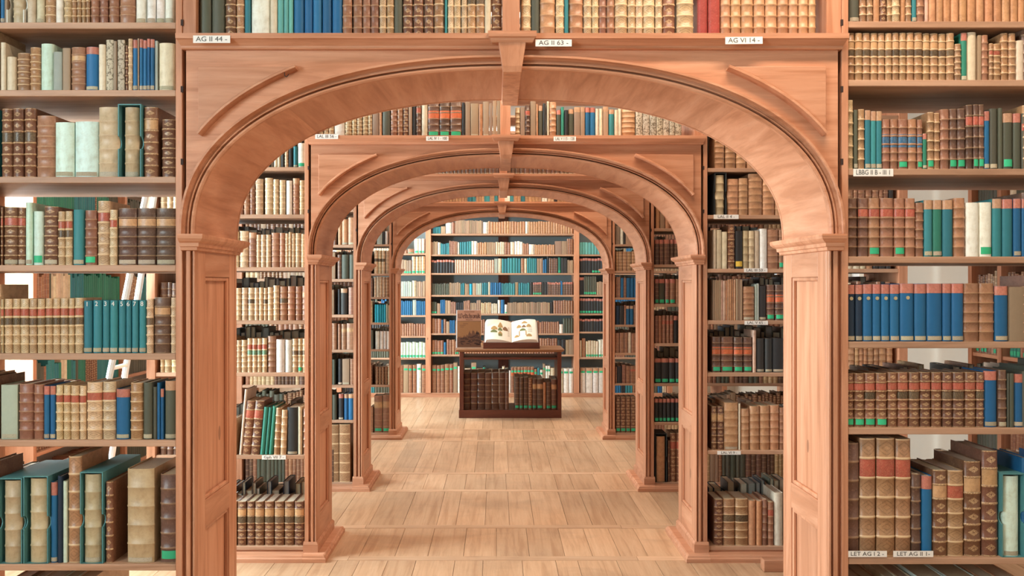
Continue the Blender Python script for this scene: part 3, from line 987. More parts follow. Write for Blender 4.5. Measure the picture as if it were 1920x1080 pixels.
run('R5', Yof(0), Z('R', 0, 5), (1580, 660, 1920 / 340), R5)
run('R6', Yof(0), Z('R', 0, 6), (1500, 660, 1080 / 420), "222 290 440 q;293 369 418 d+r;375 463 418 d+r;467 541 422 d+r;543 590 590 q;593 645 600 u+tN;648 718 572 b+y;720 798 575 d+r;801 882 530 b+y;885 962 478 b+y;985 1062 600 T+N", dep=0.2)
c6 = (330, 0, 6)
run('OL', Yof(0), TOP, c6, "250 388 -400 o+N;392 545 -400 o+N;548 670 -330 b;672 763 -330 d;768 832 -330 t;838 1050 -380 w+N;1054 1138 -350 v;1140 1209 -300 a;1211 1262 -300 a;1264 1313 -300 a;1318 1432 -340 B+N;1437 1535 -340 B+N;1537 1632 -340 B+N;1637 1745 -340 B+N;1752 1868 -340 B+N")
run('OL', Yof(0), TOP, (640, 0, 6), "10 116 -320 p;128 232 -320 p;237 326 -320 p;329 419 -320 p;427 503 -300 c;508 588 -310 d;592 683 -280 o;688 802 -330 b+r;808 923 -330 b+r;929 1035 -330 b+r;1040 1161 -350 d;1164 1192 -300 t;1195 1263 -310 c;1265 1342 -310 c;1350 1415 -310 c;1418 1512 -320 d+l;1514 1610 -320 d+l;1612 1683 -280 v;1690 1806 -340 b")
run('OR', Yof(0), TOP, (960, 0, 6), "105 212 -320 c;216 308 -300 o;315 487 -380 z;495 588 -320 c;590 636 -300 t+N;640 803 -360 z;808 898 -310 c;901 976 -300 c;978 1063 -300 p;1066 1154 -300 p;1158 1302 -340 c;1305 1390 -310 c;1392 1475 -310 c;1478 1613 -330 c;1617 1695 -300 c;1698 1840 -340 b")
run('OR', Yof(0), TOP, (1270, 0, 1920 / 330), "0 182 -350 c;225 335 -330 R+N;340 476 -330 R+yN;482 588 -330 z;592 703 -330 z;706 837 -330 z;842 963 -330 z;966 1099 -330 z;1103 1223 -330 z;1226 1329 -330 z;1332 1437 -330 z;1441 1520 -330 z")
# --- second arch
ck = (430, 180, 3.6)
run('O2', Yof(1), TOP, ck, "600 632 125 c;635 667 125 c;669 703 125 c;706 778 120 w;780 826 120 c;828 858 120 c;860 894 120 c;897 936 112 c;938 963 110 c;966 1008 95 n;1010 1028 90 s;1031 1086 85 o;1088 1132 60 p;1134 1169 58 p;1171 1209 50 b;1211 1233 45 n;1235 1258 40 k;1260 1293 35 q+r;1295 1338 42 v;1340 1416 30 q+OG;1418 1488 30 q+OG;1490 1569 28 q+OG;1571 1590 45 k;1592 1626 40 n;1629 1682 50 n+N;1684 1710 55 s;1712 1752 38 n+N;1754 1776 48 n;1778 1804 30 n;1806 1852 32 n+N")
ck2 = (950, 180, 3.6)
run('O2', Yof(1), TOP, ck2, "60 90 78 c;92 123 75 n;125 158 60 q+r;160 197 35 n;199 212 55 s;214 243 65 o+i;245 264 50 k;272 287 35 v;289 335 40 z;337 365 95 o+t;367 387 75 g;390 415 95 k;417 453 88 o+i;455 497 75 n+i;499 528 73 n+i;530 560 77 B+t;561 598 77 B+t;600 623 85 v;625 648 85 v;650 687 72 n+i;690 726 90 t+i;728 775 n2 88 v;778 869 72 z;872 918 85 m;920 965 90 m;967 1010 95 m;1012 1055 95 m;1057 1098 95 m;1100 1136 95 m;1138 1182 95 m")
run('L20', Yof(1), Z('L', 1, 0), ck, "300 345 n2 330 v;347 372 345 k;374 396 350 c;398 426 350 k;430 458 340 t+N;460 510 318 w+G;512 527 300 k")
run('L21', Yof(1), Z('L', 1, 1), ck, "45 92 n2 600 p;95 136 600 p;138 170 590 p;172 224 560 c;237 291 553 c;294 331 563 c;335 376 568 c;382 422 572 w;425 469 555 p+i;471 508 570 c;510 530 568 k")
cl = (430, 400, 3.6)
run('L22', Yof(1), Z('L', 1, 2), cl, "40 63 125 c;65 126 120 c;128 179 130 p+i;180 210 145 c;211 244 145 c;245 278 145 c;280 335 132 p;337 375 133 p;377 398 137 c;399 417 128 c;419 442 137 c;444 481 135 c;482 513 140 c;515 540 136 c")
run('L23', Yof(1), Z('L', 1, 3), cl, "40 77 505 c;79 120 503 c;122 166 503 c+l;168 196 503 c;198 227 502 c;229 254 505 c+l;256 293 500 c;294 334 488 c;336 389 495 p+l;391 441 493 p;443 487 495 p;489 546 490 p+y")
run('L24', Yof(1), Z('L', 1, 4), cl, "45 76 858 c;78 118 857 c;120 151 845 c+rj;153 184 846 c+rj;186 216 846 c+rj;218 251 844 c+rj;256 312 830 p;314 371 852 w;373 420 855 w;423 461 848 c+l;463 491 848 c+lG;492 524 847 c+l;526 552 845 c")
cm = (430, 660, 1080 / 420)
run('L25', Yof(1), Z('L', 1, 5), cm, "46 58 180 v /5;56 100 235 b+r /5;101 144 235 b+r /5;146 167 265 g /5;169 185 268 g /5;187 208 262 g /5;212 241 270 d /3;243 272 280 c /2;276 328 268 k+N;330 350 265 v;354 395 275 b")
run('L26', Yof(1), Z('L', 1, 6), cm, "38 79 722 b+yl;82 120 722 b+yl;122 165 722 b+yl;167 213 722 b+yl;216 262 722 b+yl;264 310 722 b+yl;313 358 722 b+yl;360 393 720 b+yl", dep=0.2)
run('R20', Yof(1), Z('R', 1, 0), ck2, "1407 1472 270 z;1478 1548 270 z;1552 1620 270 z;1625 1690 270 z")
run('R21', Yof(1), Z('R', 1, 1), ck2, "1410 1470 535 V;1492 1566 560 z;1568 1631 555 z;1635 1729 525 z;1732 1812 560 z;1815 1880 560 z")
cr = (1130, 400, 3.6)
run('R22', Yof(1), Z('R', 1, 2), cr, "750 768 110 v;770 806 112 v;808 845 125 v;848 894 80 b;897 948 120 k+Y;951 987 118 V;988 1026 118 V;1028 1060 118 v;1063 1113 105 w;1116 1190 110 p;1192 1228 112 p+G")
run('R23', Yof(1), Z('R', 1, 3), cr, "745 800 n4 452 n;800 830 n2 455 S;830 900 n5 448 s;900 945 n3 450 n;950 1028 495 p+N;1030 1056 n2 480 e;1058 1107 490 k+N;1110 1164 483 q+OG;1167 1228 483 q+OG")
run('R24', Yof(1), Z('R', 1, 4), cr, "742 800 835 q+OG;803 885 835 q+OG;888 949 838 q+OG;953 1013 838 q+OG;1015 1038 790 S;1041 1095 845 k+N;1098 1148 845 k+N;1150 1226 845 k+N")
cs = (1130, 660, 1080 / 420)
run('R25', Yof(1), Z('R', 1, 5), cs, "527 553 265 b+y;555 585 265 b+y;587 655 245 z+N;657 666 250 v;668 709 275 z;711 758 262 z;760 807 260 z;809 853 258 z;855 876 270 p", dep=0.24)
run('R26', Yof(1), Z('R', 1, 6), cs, "540 583 712 b;585 640 710 d+l;642 703 710 d+l;705 741 718 s;743 771 720 s;772 796 712 p;798 827 725 p+r;830 872 680 v", dep=0.2)
# --- third and fourth
a3 = (620, 380, 4.5); a3b = (620, 600, 4.5)
run('x', Yof(2), Z('L', 2, 1), a3, "60 90 150 s;92 143 140 s+N;145 203 125 s+N")
run('x', Yof(2), Z('L', 2, 2), a3, "55 90 440 q;92 151 440 o;155 203 440 o")
run('x', Yof(2), Z('L', 2, 3), a3, "60 80 730 k;82 139 725 k+i;148 203 715 p")
run('x', Yof(2), Z('L', 2, 4), a3b, "60 83 35 p;85 131 35 p+y;133 203 30 p+y")
run('x', Yof(2), Z('L', 2, 5), a3b, "62 95 330 k+N;97 156 330 n+N;160 203 330 p")
run('x', Yof(2), Z('L', 2, 6), a3b, "65 106 625 k+tN;112 147 625 B+i;148 192 625 B+i")
run('x', Yof(2), Z('L', 2, 7), (440, 740, 3.177), "560 618 180 d;622 686 178 d")
b3 = (1120, 380, 4.5); b3b = (1120, 600, 4.5)
run('x', Yof(2), Z('R', 2, 1), b3, "495 530 20 s;532 570 15 n;572 618 15 s;620 680 20 s")
run('x', Yof(2), Z('R', 2, 2), b3, "488 525 312 q+t;527 563 312 q+t;565 615 312 q+t;617 646 312 q+t;648 692 312 q+t;695 730 312 q+t")
run('x', Yof(2), Z('R', 2, 3), b3, "488 521 645 q+tG;523 571 645 o+tG;575 609 645 p+tG;612 659 645 p+tG;662 700 645 p;702 730 645 p+t")
run('x', Yof(2), Z('R', 2, 4), b3b, "487 516 -35 p;518 545 -35 p;548 580 -38 p+r;583 612 -38 p+r;614 643 -38 p+r;645 681 -35 k+t;683 725 -35 q")
run('x', Yof(2), Z('R', 2, 5), b3b, "485 540 325 k+tG;542 604 325 k+tG;606 658 325 k+tG;660 698 325 k+tG;700 728 325 k+tG")
run('x', Yof(2), Z('R', 2, 6), b3b, "485 520 665 k+tG;522 553 665 k+tG;555 584 665 k+tG;587 619 665 k+tG;622 656 665 k+tG;660 691 665 k+tG;693 728 665 k+tG")
run('x', Yof(2), Z('R', 2, 7), (960, 740, 3.177), "862 912 250 z;930 942 275 q;944 979 230 b+r;981 1018 230 b+r")
run('x', Yof(3), Z('L', 3, 0), a3, "390 435 245 e;440 459 245 k;460 483 240 w")
run('x', Yof(3), Z('L', 3, 1), a3, "365 398 402 c+l;400 428 405 c+l;430 458 405 c+l;462 492 405 c")
run('x', Yof(3), Z('L', 3, 2), a3, "365 383 630 c;385 406 625 v;408 433 625 c;435 459 628 c;461 490 628 d")
run('x', Yof(3), Z('L', 3, 3), a3, "370 386 860 A;388 408 860 A;410 427 860 A;429 446 860 A;448 466 860 A;467 481 855 e;483 497 865 v")
run('x', Yof(3), Z('L', 3, 4), a3b, "375 411 95 w;415 443 95 w;445 471 95 w;473 500 95 w")
run('x', Yof(3), Z('L', 3, 5), a3b, "375 403 395 b;405 426 395 b;428 451 395 b;453 480 395 b;482 502 385 v")
run('x', Yof(3), Z('L', 3, 6), a3b, "366 434 640 p+Gy;438 507 635 p+Gy")
run('x', Yof(3), Z('R', 3, 0), b3, "155 192 195 n;195 221 215 w;222 238 215 k;240 285 220 n")
run('x', Yof(3), Z('R', 3, 1), b3, "158 181 412 d;182 216 412 d;217 251 412 d;252 288 412 d;290 325 412 d")
run('x', Yof(3), Z('R', 3, 2), b3, "158 196 n2 630 p;198 222 635 B;223 246 635 p;247 278 635 B;280 311 635 B;312 330 635 B")
run('x', Yof(3), Z('R', 3, 3), b3, "155 186 870 h;188 226 870 k;228 243 865 p;245 271 870 B+i;275 306 870 B+i;308 326 865 p")
run('x', Yof(3), Z('R', 3, 4), b3b, "150 188 110 p;190 226 108 p;228 261 108 p;262 285 105 v;287 326 112 p")
run('x', Yof(3), Z('R', 3, 5), b3b, "152 166 395 p;168 209 390 k;210 241 380 p;243 279 390 p;280 326 390 p+r")
run('x', Yof(3), Z('R', 3, 6), b3b, "158 196 650 b+G;198 241 650 b+G;243 281 650 b+G;284 326 650 b+G")
run('x', Yof(2), TOP, (430, 180, 3.6), "1330 1855 n20 425 q+N", dep=0.17)
run('x', Yof(2), TOP, ck2, "0 600 n20 425 q+N", dep=0.17)
run('x', Yof(3), TOP, ck, "1350 1410 n3 655 c;1412 1440 660 w;1442 1605 n8 655 d;1610 1660 n2 655 t;1665 1720 n3 655 d;1722 1756 650 t;1758 1788 655 d;1790 1812 652 t;1814 1838 655 d;1850 1900 655 w")
run('x', Yof(3), TOP, ck2, "0 15 655 w;18 45 655 t;48 95 n2 655 d;97 122 655 t;125 235 n5 655 d;238 275 n2 662 w;278 320 n2 662 c;322 340 665 k;342 500 n8 665 d", dep=0.17)
# --- end wall
e1 = (740, 380, 4.5); e2 = (740, 560, 1080 / 260)
YE = YB + 0.02
def ze(l, i): return PZ(l[i], YB)
run('x', YE, ze(END_M, 0), e1, "305 322 205 k;322 390 n5 205 t;390 428 200 n;430 478 170 w;480 508 165 p;510 590 n7 150 n;590 743 n12 152 n;745 785 165 w;787 1100 n14 160 z;1103 1125 160 w;1127 1505 n18 160 z", 0.17)
run('x', YE, ze(END_M, 1), e1, "305 362 n5 330 n;363 385 335 w;387 460 n5 345 t;461 530 n5 325 p;532 545 335 v;546 648 n5 330 t;648 695 n2 325 w;697 775 n4 335 z;777 850 n5 335 n;852 925 n4 332 v;926 975 n2 335 p;976 1010 332 v;1013 1080 n3 328 w;1081 1130 n3 345 p;1132 1176 352 w;1180 1350 n11 355 z;1354 1408 325 n;1410 1455 325 n;1457 1505 n3 305 p", 0.17)
run('x', YE, ze(END_M, 2), e1, "308 505 n8 485 k+t;508 840 n17 483 S;842 870 n2 470 e;872 902 472 v;905 1063 n7 470 t;1065 1092 470 p+N;1095 1116 472 v;1118 1200 n5 468 t;1202 1250 n4 470 n;1251 1282 n2 480 B;1285 1300 455 k;1303 1377 n4 470 q;1380 1402 462 g+G;1405 1455 n5 468 k;1458 1505 n3 485 n", 0.17)
run('x', YE, ze(END_M, 3), e1, "308 460 n10 682 o;462 555 n6 675 n;556 590 n2 680 t;592 628 n3 685 n;630 655 685 A;657 685 680 n;686 735 n3 680 e;737 787 n3 678 t;790 806 670 v;808 900 n5 678 B;902 1015 n7 680 t;1018 1042 672 n;1045 1140 n5 680 t;1142 1166 672 k;1168 1240 n5 672 q+tG;1241 1287 n3 672 k;1290 1400 n8 672 q+t;1402 1416 662 B;1418 1503 n6 672 q+t", 0.17)
run('x', YE, ze(END_M, 4), e1, "308 355 n2 835 o+G;358 384 850 n;386 426 n3 822 B;427 472 n2 825 n;474 515 n3 838 p;516 580 n4 845 k;582 635 n4 828 p;638 690 n4 845 n;691 726 n2 825 n;730 815 n6 845 c;817 866 n3 850 v;870 893 822 w;897 926 820 B;928 950 860 w+G;952 1310 n23 842 n;1312 1336 838 k;1340 1505 n8 825 p", 0.17)
run('x', YE, ze(END_M, 5), e2, "288 362 n3 155 p;364 379 165 B;381 400 160 p;402 426 178 n;428 470 n3 168 B;472 670 n12 170 p;672 702 n2 165 p;704 1126 n22 175 p;1128 1280 n9 180 p;1282 1310 200 w;1312 1390 n4 155 o", 0.17)
run('x', YE, ze(END_M, 6), e2, "288 380 n4 325 p+G;382 402 340 B;405 470 n3 320 p;471 498 n2 330 p+G;500 1128 n30 330 p+y;1130 1266 n7 310 p;1268 1330 n2 320 k;1332 1392 n2 320 n", 0.17)
run('x', YE, ze(END_M, 7), e2, "288 325 520 p+H;328 356 520 p+H;358 388 518 p+H;390 426 512 p+H;428 455 512 p+H;457 488 500 n+H;490 540 n2 525 w;545 590 545 v+H;597 635 500 n+H;640 685 545 n;688 706 535 g;710 835 n5 555 v;838 858 530 v+H;860 885 540 o+H;890 905 560 w;906 1086 n7 535 p+HO;1088 1110 550 p+H;1112 1130 540 t;1132 1155 555 w+H;1157 1172 510 n+H;1175 1212 n2 525 w+H;1214 1245 540 v;1250 1290 n1 545 v+H;1292 1312 545 v+H;1315 1356 545 w+H;1358 1392 545 w+H", 0.18)
run('x', YE, ze(END_L, 0), e1, "60 108 n2 400 p;110 162 390 p+G;165 201 305 w+G;203 227 305 w+G;229 252 305 w+G", 0.17)
run('x', YE, ze(END_L, 1), e1, "50 76 480 n;78 142 n3 485 n+G;145 176 455 c+G;178 256 n3 455 c+G", 0.17)
run('x', YE, ze(END_L, 2), e1, "40 145 n6 665 e;147 181 658 v;183 258 n4 665 n", 0.17)
run('x', YE, ze(END_L, 3), e1, "40 150 n7 830 B;152 181 820 e;183 258 n5 830 B", 0.17)
run('x', YE, ze(END_L, 4), e2, "40 242 n11 195 p", 0.17)
run('x', YE, ze(END_L, 5), e2, "40 242 n8 340 T+G", 0.17)
run('x', YE, ze(END_L, 6), e2, "30 66 520 p;68 106 515 n+H;108 136 518 p+H;140 169 518 p+H;172 206 510 w+H;210 243 518 p+H", 0.18)
run('x', YE, ze(END_R, 0), e1, "1555 1740 n7 335 a", 0.17)
run('x', YE, ze(END_R, 1), e1, "1560 1662 n4 470 k+t;1665 1760 n4 470 k+tG", 0.17)
run('x', YE, ze(END_R, 2), e1, "1558 1596 n2 630 k+t;1598 1702 n6 620 o+G;1705 1770 n3 668 n", 0.17)
run('x', YE, ze(END_R, 3), e1, "1560 1775 n9 810 k+tG", 0.17)
run('x', YE, ze(END_R, 4), e2, "1437 1640 n9 160 k+t", 0.17)
run('x', YE, ze(END_R, 5), e2, "1440 1456 325 v;1458 1486 310 p;1490 1586 n5 330 v+G;1590 1640 n2 320 w+G", 0.17)
run('x', YE, ze(END_R, 6), e2, "1447 1486 540 w+iH;1490 1541 540 w+iH;1545 1586 540 w+iH;1590 1640 540 w+iH", 0.18)
# --- books in the display table (bottom shelf)
YT = 9.41
TB_Z = 0.096
ct = (840, 570, 1080 / 230)
run('TA', YT + 0.03, TB_Z, ct, "130 197 608 f;199 258 608 f;260 325 605 f;327 383 608 f;385 449 605 f;451 502 605 f;503 535 605 q;588 628 645 q+G;630 662 650 q+G;665 706 645 q+G;708 741 652 b+G;743 781 660 q+yG;783 835 660 q+yG;838 862 690 s;866 906 690 q+G;909 958 665 q+yG", dep=0.45)
# --- lower shelf below the near bookcases
run('R7', Yof(0) + 0.02, 0.30, (1580, 0, 1), "12 50 1092 n;52 80 1096 z;95 120 1094 v;121 148 1095 v;152 205 1090 T;207 262 1089 T;266 300 1088 z;302 340 1090 z", dep=0.33)
run('L7', Yof(0) + 0.02, 0.30, (0, 0, 1), "2 30 1098 n;32 58 1100 n;60 96 1096 v;98 125 1097 T;127 160 1096 v", dep=0.33)

# stretches of the side shelves that the piers hide from here
def fill(Y, z, xa, xb, h, codes, dep=0.17):
    x = xa
    code = random.choice(codes)
    while x < xb - 0.02:
        if random.random() < 0.25: code = random.choice(codes)
        wd = min(random.uniform(0.022, 0.045), xb - x)
        ALL.append(dict(place='x', x=x + wd / 2, y=Y, z=z + 0.0006, w=wd - 0.0012, h=h * random.uniform(0.9, 1.08), d=dep, code=code, flags='', area=0, lean=0, Y=Y))
        x += wd


for k in (1, 2, 3):
    for i, y in enumerate(SH[('L', k)]):
        hh_ = 0.21 if i < len(SH[('L', k)]) - 1 else 0.25
        x_in = [0, PX(441, YA[1]), PX(630, YA[2]), PX(699, YA[3])][k]
        fill(Yof(k), PZ(y, YA[k]), -1.98, x_in, hh_, 'ccdpq' if k == 1 else 'pqbocn')
    for i, y in enumerate(SH[('R', k)]):
        hh_ = 0.21 if i < len(SH[('R', k)]) - 1 else 0.25
        x_in = [0, PX(1490, YA[1]), PX(1287, YA[2]), PX(1200, YA[3])][k]
        fill(Yof(k), PZ(y, YA[k]), x_in, 2.22, hh_, 'qpzvk' if k == 1 else 'pqbocn')
for i, y in enumerate(SH[('L', 0)]):
    fill(Yof(0), PZ(y, YA[0]), -1.98, PX(-6, YA[0]), 0.22 if i < 6 else 0.32, 'cdbpqtv')
for i, y in enumerate(SH[('R', 0)]):
    fill(Yof(0), PZ(y, YA[0]), PX(1924, YA[0]), 2.22, 0.21 if i < 6 else 0.32, 'dbpqqtouv')
for l_, xa_, xb_ in ((END_L, ENDX[0] + 0.04, PX(744, YB)), (END_R, PX(1137, YB), ENDX[3] - 0.04)):
    for y in l_:
        fill(YE, PZ(y, YB), xa_, xb_, 0.21, 'pnokBtv')

# labels and the choice of the individually built books
PLACE = {'OL': 'nearest arch ledge, left half', 'OR': 'nearest arch ledge, right half', 'O2': 'second arch ledge', 'TA': 'display table shelf',
         'R7': 'nearest right bookcase lowest shelf', 'L7': 'nearest left bookcase lowest shelf'}
for sd, nm in (('L', 'left'), ('R', 'right')):
    for i in range(7):
        PLACE['%s%d' % (sd, i)] = 'nearest %s bookcase %s shelf' % (nm, (ORD[i] if i else 'top'))
        PLACE['%s2%d' % (sd, i)] = 'second %s bookcase %s shelf' % (nm, (ORD[i] if i else 'top'))
cand = sorted([r for r in ALL if r['place'] in PLACE], key=lambda r: -r['area'])
NIND = 318
for r in cand[:NIND]:
    r['ind'] = True
print('books', len(ALL), 'candidates', len(cand), 'smallest individual area', cand[min(NIND, len(cand)) - 1]['area'])


def look(r):
    lk = ST[r['code']][4]
    f = r['flags']
    wth = None
    for a, s in (('O', 'orange band'), ('b', 'blue band'), ('t', 'red head'), ('i', 'tan head'), ('r', 'red label'), ('y', 'tan label')):
        if a in f:
            wth = s
            break
    if 'G' in f:
        wth = 'green sticker'
    elif 'Y' in f:
        wth = 'yellow sticker'
    elif wth is None and 'l' in f:
        wth = 'dark label'
    return lk + ' book' + (' with ' + wth if wth else '')


byrow = {}
for r in ALL:
    if r['place'] in PLACE:
        byrow.setdefault(r['place'], []).append(r)
for pl, rs in byrow.items():
    rs.sort(key=lambda r: r['x'])
    groups = {}
    for r in rs:
        groups.setdefault(look(r), []).append(r)
    for lk, g in groups.items():
        for i, r in enumerate(g):
            if len(g) == 1:
                r['label'] = '%s on %s' % (lk, PLACE[pl])
            elif i == 0:
                r['label'] = 'leftmost %s on %s' % (lk, PLACE[pl])
            elif i == len(g) - 1:
                r['label'] = 'rightmost %s on %s' % (lk, PLACE[pl])
            else:
                r['label'] = '%s %s from left, %s' % (ORD[i], lk, PLACE[pl])

FARB = {}
GNAME = {'L': 'books in the left bookcases', 'R': 'books in the right bookcases', 'O': 'books on the ledges above the arches', 'T': 'books in the display table'}
far = MB()
num = 0
for r in ALL:
    lev = 2 if r.get('ind') else (1 if r['Y'] < 5 else 0)
    parts = book_parts(r['w'], r['h'], r['d'], r['code'], r['flags'], lev)
    rot = Matrix.Rotation(radians(r['lean']), 4, 'Y')
    if r.get('ind'):
        nm = ST[r['code']][0] + '_book'
        root = parts.pop('cover').build(nm, BMAT, None, True)
        root.location = (r['x'], r['y'], r['z'])
        root.rotation_euler = (0, radians(r['lean']), 0)
        tag(root, r['label'], 'book', GNAME[r['place'][0]])
        for k_, mb in parts.items():
            mb.build(k_, BMAT, root, True)
        if r['place'] == 'L4' and r['code'] == 't':
            num += 1
            text(str(num), 0.022, (0, -0.0012, r['h'] * 0.93), root, M['card'], 'numeral')
    else:
        mt = Matrix.Translation((r['x'], r['y'], r['z'])) @ rot
        for mb in parts.values():
            o_ = len(far.v)
            far.v += [tuple(mt @ Vector(p)) for p in mb.v]
            far.c += mb.c; far.uv += mb.uv; far.m += mb.m; far.sm += mb.sm
            far.f += [tuple(i + o_ for i in f) for f in mb.f]


# back rows of the double-sided cases (spines turned to the next aisle)
def back_row(side, k, i, hmin, hmax, codes, x_in=None, x_out=None, dep=0.16):
    sgn = -1 if side == 'L' else 1
    z = Z(side, k, i)
    x = 1.152
    while x < CASE_OUT[sgn] - 0.03:
        wd = random.uniform(0.02, 0.05)
        h = random.uniform(hmin, hmax)
        parts = book_parts(wd - 0.001, h, dep, random.choice(codes), '', 0)
        mt = Matrix.Translation((sgn * (x + wd / 2), YA[k] + DEP - 0.02, z + 0.0005)) @ Matrix.Rotation(pi, 4, 'Z')
        for mb in parts.values():
            o_ = len(far.v)
            far.v += [tuple(mt @ Vector(p)) for p in mb.v]
            far.c += mb.c; far.uv += mb.uv; far.m += mb.m; far.sm += mb.sm
            far.f += [tuple(q + o_ for q in f) for f in mb.f]
        x += wd


for side in 'LR':
    for k in range(4):
        ns = len(SH[(side, k)])
        for i in range(ns):
            gap = (Z(side, k, i - 1) - Z(side, k, i)) if i else 0.3
            if k == 0:
                if i in (0, 1):
                    hm, hx = gap * 0.66, gap * 0.8
                elif i in (3, 4) or (side == 'L' and i == 5):
                    hm, hx = gap * 0.45, gap * 0.58
                elif i == 2:
                    hm, hx = gap * 0.55, gap * 0.7
                else:
                    hm, hx = gap * 0.5, gap * 0.66
            else:
                hm, hx = gap * 0.70, gap * 0.86
                if i >= ns - 2:
                    hm, hx = gap * 0.42, gap * 0.6
            back_row(side, k, i, hm, hx, 'kkhoqoq' if k == 1 else 'pqkondb', dep=0.165)


# bookcases along the side walls, glimpsed through the open shelves
def wall_case(sgn, ya, yb, label):
    t = empty('wall_bookcase', (sgn * XW, 0, 0))
    tag(t, label, 'bookcase')
    f = lambda a: sgn * -a
    for yy in (ya, (ya + yb) / 2, yb - 0.04):
        box('upright', M['wood_v'], t, *sorted((f(0.02), f(0.32))), yy, yy + 0.04, 0.0, 2.9)
    zs = [0.08, 0.45, 0.82, 1.12, 1.42, 1.72, 2.05, 2.4]
    for z in zs:
        box('shelf', M['wood_y'], t, *sorted((f(0.021), f(0.31))), ya + 0.001, yb - 0.001, z - 0.024, z)
    for z in zs:
        y = ya + 0.05
        code = random.choice('obpogt')
        while y < yb - 0.06:
            if random.random() < 0.12: code = random.choice('obpogdtv')
            wd = random.uniform(0.02, 0.04)
            if not ((ya + yb) / 2 - wd - 0.01 < y < (ya + yb) / 2 + 0.045):
                h = random.uniform(0.19, 0.24)
                parts = book_parts(wd - 0.001, h, 0.17, code, 'G' if (sgn > 0 and random.random() < 0.6) else '', 0)
                mt = Matrix.Translation((sgn * (XW - 0.29), y + wd / 2, z + 0.0005)) @ Matrix.Rotation(-sgn * pi / 2, 4, 'Z')
                for mb in parts.values():
                    o_ = len(far.v)
                    far.v += [tuple(mt @ Vector(p)) for p in mb.v]
                    far.c += mb.c; far.uv += mb.uv; far.m += mb.m; far.sm += mb.sm
                    far.f += [tuple(q + o_ for q in f) for f in mb.f]
            y += wd


wall_case(-1, 5.225, 7.80, 'pine wall bookcase glimpsed beyond the left shelves')
wall_case(1, 4.62, 5.32, 'pine wall bookcase glimpsed beyond the right shelves')

fo = far.build('remaining_books', BMAT, None, True)
tag(fo, 'smaller and more distant books filling the farther shelves', 'books', None, 'stuff')


# ------------------------------------------------------------------ slipcases
def slipcase(x0, x1, y0, y1, crop, Y, zsh, d, mat, label, notch=True):
    ox, oy, s = crop
    Xa, Xb = PX(ox + x0 / s, Y), PX(ox + x1 / s, Y)
    h = PZ(oy + y0 / s, Y) - zsh
    w_ = Xb - Xa
    tk = 0.0035
    t = empty('slipcase', ((Xa + Xb) / 2, Y - 0.006, zsh + 0.0006))
    tag(t, label, 'slipcase', 'slipcases holding old volumes')
    hw = w_ / 2
    for sgn in (-1, 1):
        pts = [(0, 0), (d, 0), (d, h), (0, h)]
        r = 0.022
        zc = h * 0.47
        pts += [(0, zc + r)] + [(r * sin(a), zc + r * cos(a)) for a in [pi * i / 8 for i in range(1, 8)]] + [(0, zc - r)] if notch else []
        rr = [[(sgn * hw, y, z) for y, z in pts], [(sgn * (hw - tk), y, z) for y, z in pts]]
        MB().loft(rr).build('side_panel', mat, t)
    MB().box(-hw + tk, hw - tk, 0, d, h - tk, h).build('top_panel', mat, t)
    MB().box(-hw + tk, hw - tk, 0, d, 0, 0.0004).build('bottom_panel', mat, t)
    MB().box(-hw + tk, hw - tk, d - tk, d, 0.0004, h - tk).build('back_panel', mat, t)
    return t


slipcase(80, 266, -190, 0, cA, Yof(0), Z('L', 0, 0), 0.2, M['slip_white'], 'white card slipcase on nearest left bookcase top shelf')
slipcase(668, 798, 588, 0, c3, Yof(0), Z('L', 0, 2), 0.2, M['slip_teal'], 'teal slipcase on nearest left bookcase third shelf')
slipcase(-4, 111, 608, 0, c5, Yof(0), Z('L', 0, 6), 0.29, M['slip_teal'], 'teal slipcase leftmost on nearest left bookcase seventh shelf')
slipcase(117, 236, 598, 0, c5, Yof(0), Z('L', 0, 6), 0.29, M['slip_teal'], 'teal slipcase beside slim blue book on nearest left seventh shelf')
slipcase(390, 500, 578, 0, c5, Yof(0), Z('L', 0, 6), 0.29, M['slip_teal'], 'teal slipcase right of tall olive book on nearest left bookcase seventh shelf')
slipcase(968, 1080, 585, 0, (1500, 660, 1080 / 420), Yof(0), Z('R', 0, 6), 0.22, M['slip_teal'], 'teal slipcase at right edge, nearest right bookcase seventh shelf')
slipcase(1403, 1482, 520, 0, ck2, Yof(1), Z('R', 1, 1), 0.2, M['slip_black'], 'black slipcase on second right bookcase second shelf')
slipcase(853, 922, 232, 0, (960, 740, 3.177), Yof(2), Z('R', 2, 7), 0.2, M['slip_black'], 'black slipcase on third right bookcase bottom shelf')


# ------------------------------------------------------------------ shelf cards
def card(x0, x1, y0, y1, Y, s, label, tilt=0):
    X0, X1 = PX(x0, Y), PX(x1, Y)
    Za, Zb = PZ(y1, Y), PZ(y0, Y)
    w_, h = X1 - X0, Zb - Za
    t = empty('shelf_label', ((X0 + X1) / 2, Y, (Za + Zb) / 2))
    t.rotation_euler = (0, radians(tilt), 0)
    tag(t, label, 'label', 'shelf-mark cards')
    cd = MB().box(-w_ / 2, w_ / 2, 0, 0.0008, -h / 2, h / 2).build('card', M['card'], t)
    if s:
        cm_ = text_mesh(s, h * 0.92)
        tw_ = max(v.co.x for v in cm_.vertices) - min(v.co.x for v in cm_.vertices)
        bpy.data.meshes.remove(cm_)
        text(s, h * 0.92, (0, -0.0004, 0), cd, M['ink'], 'lettering', sx=min(1.15, 0.84 * w_ / tw_))
    return t


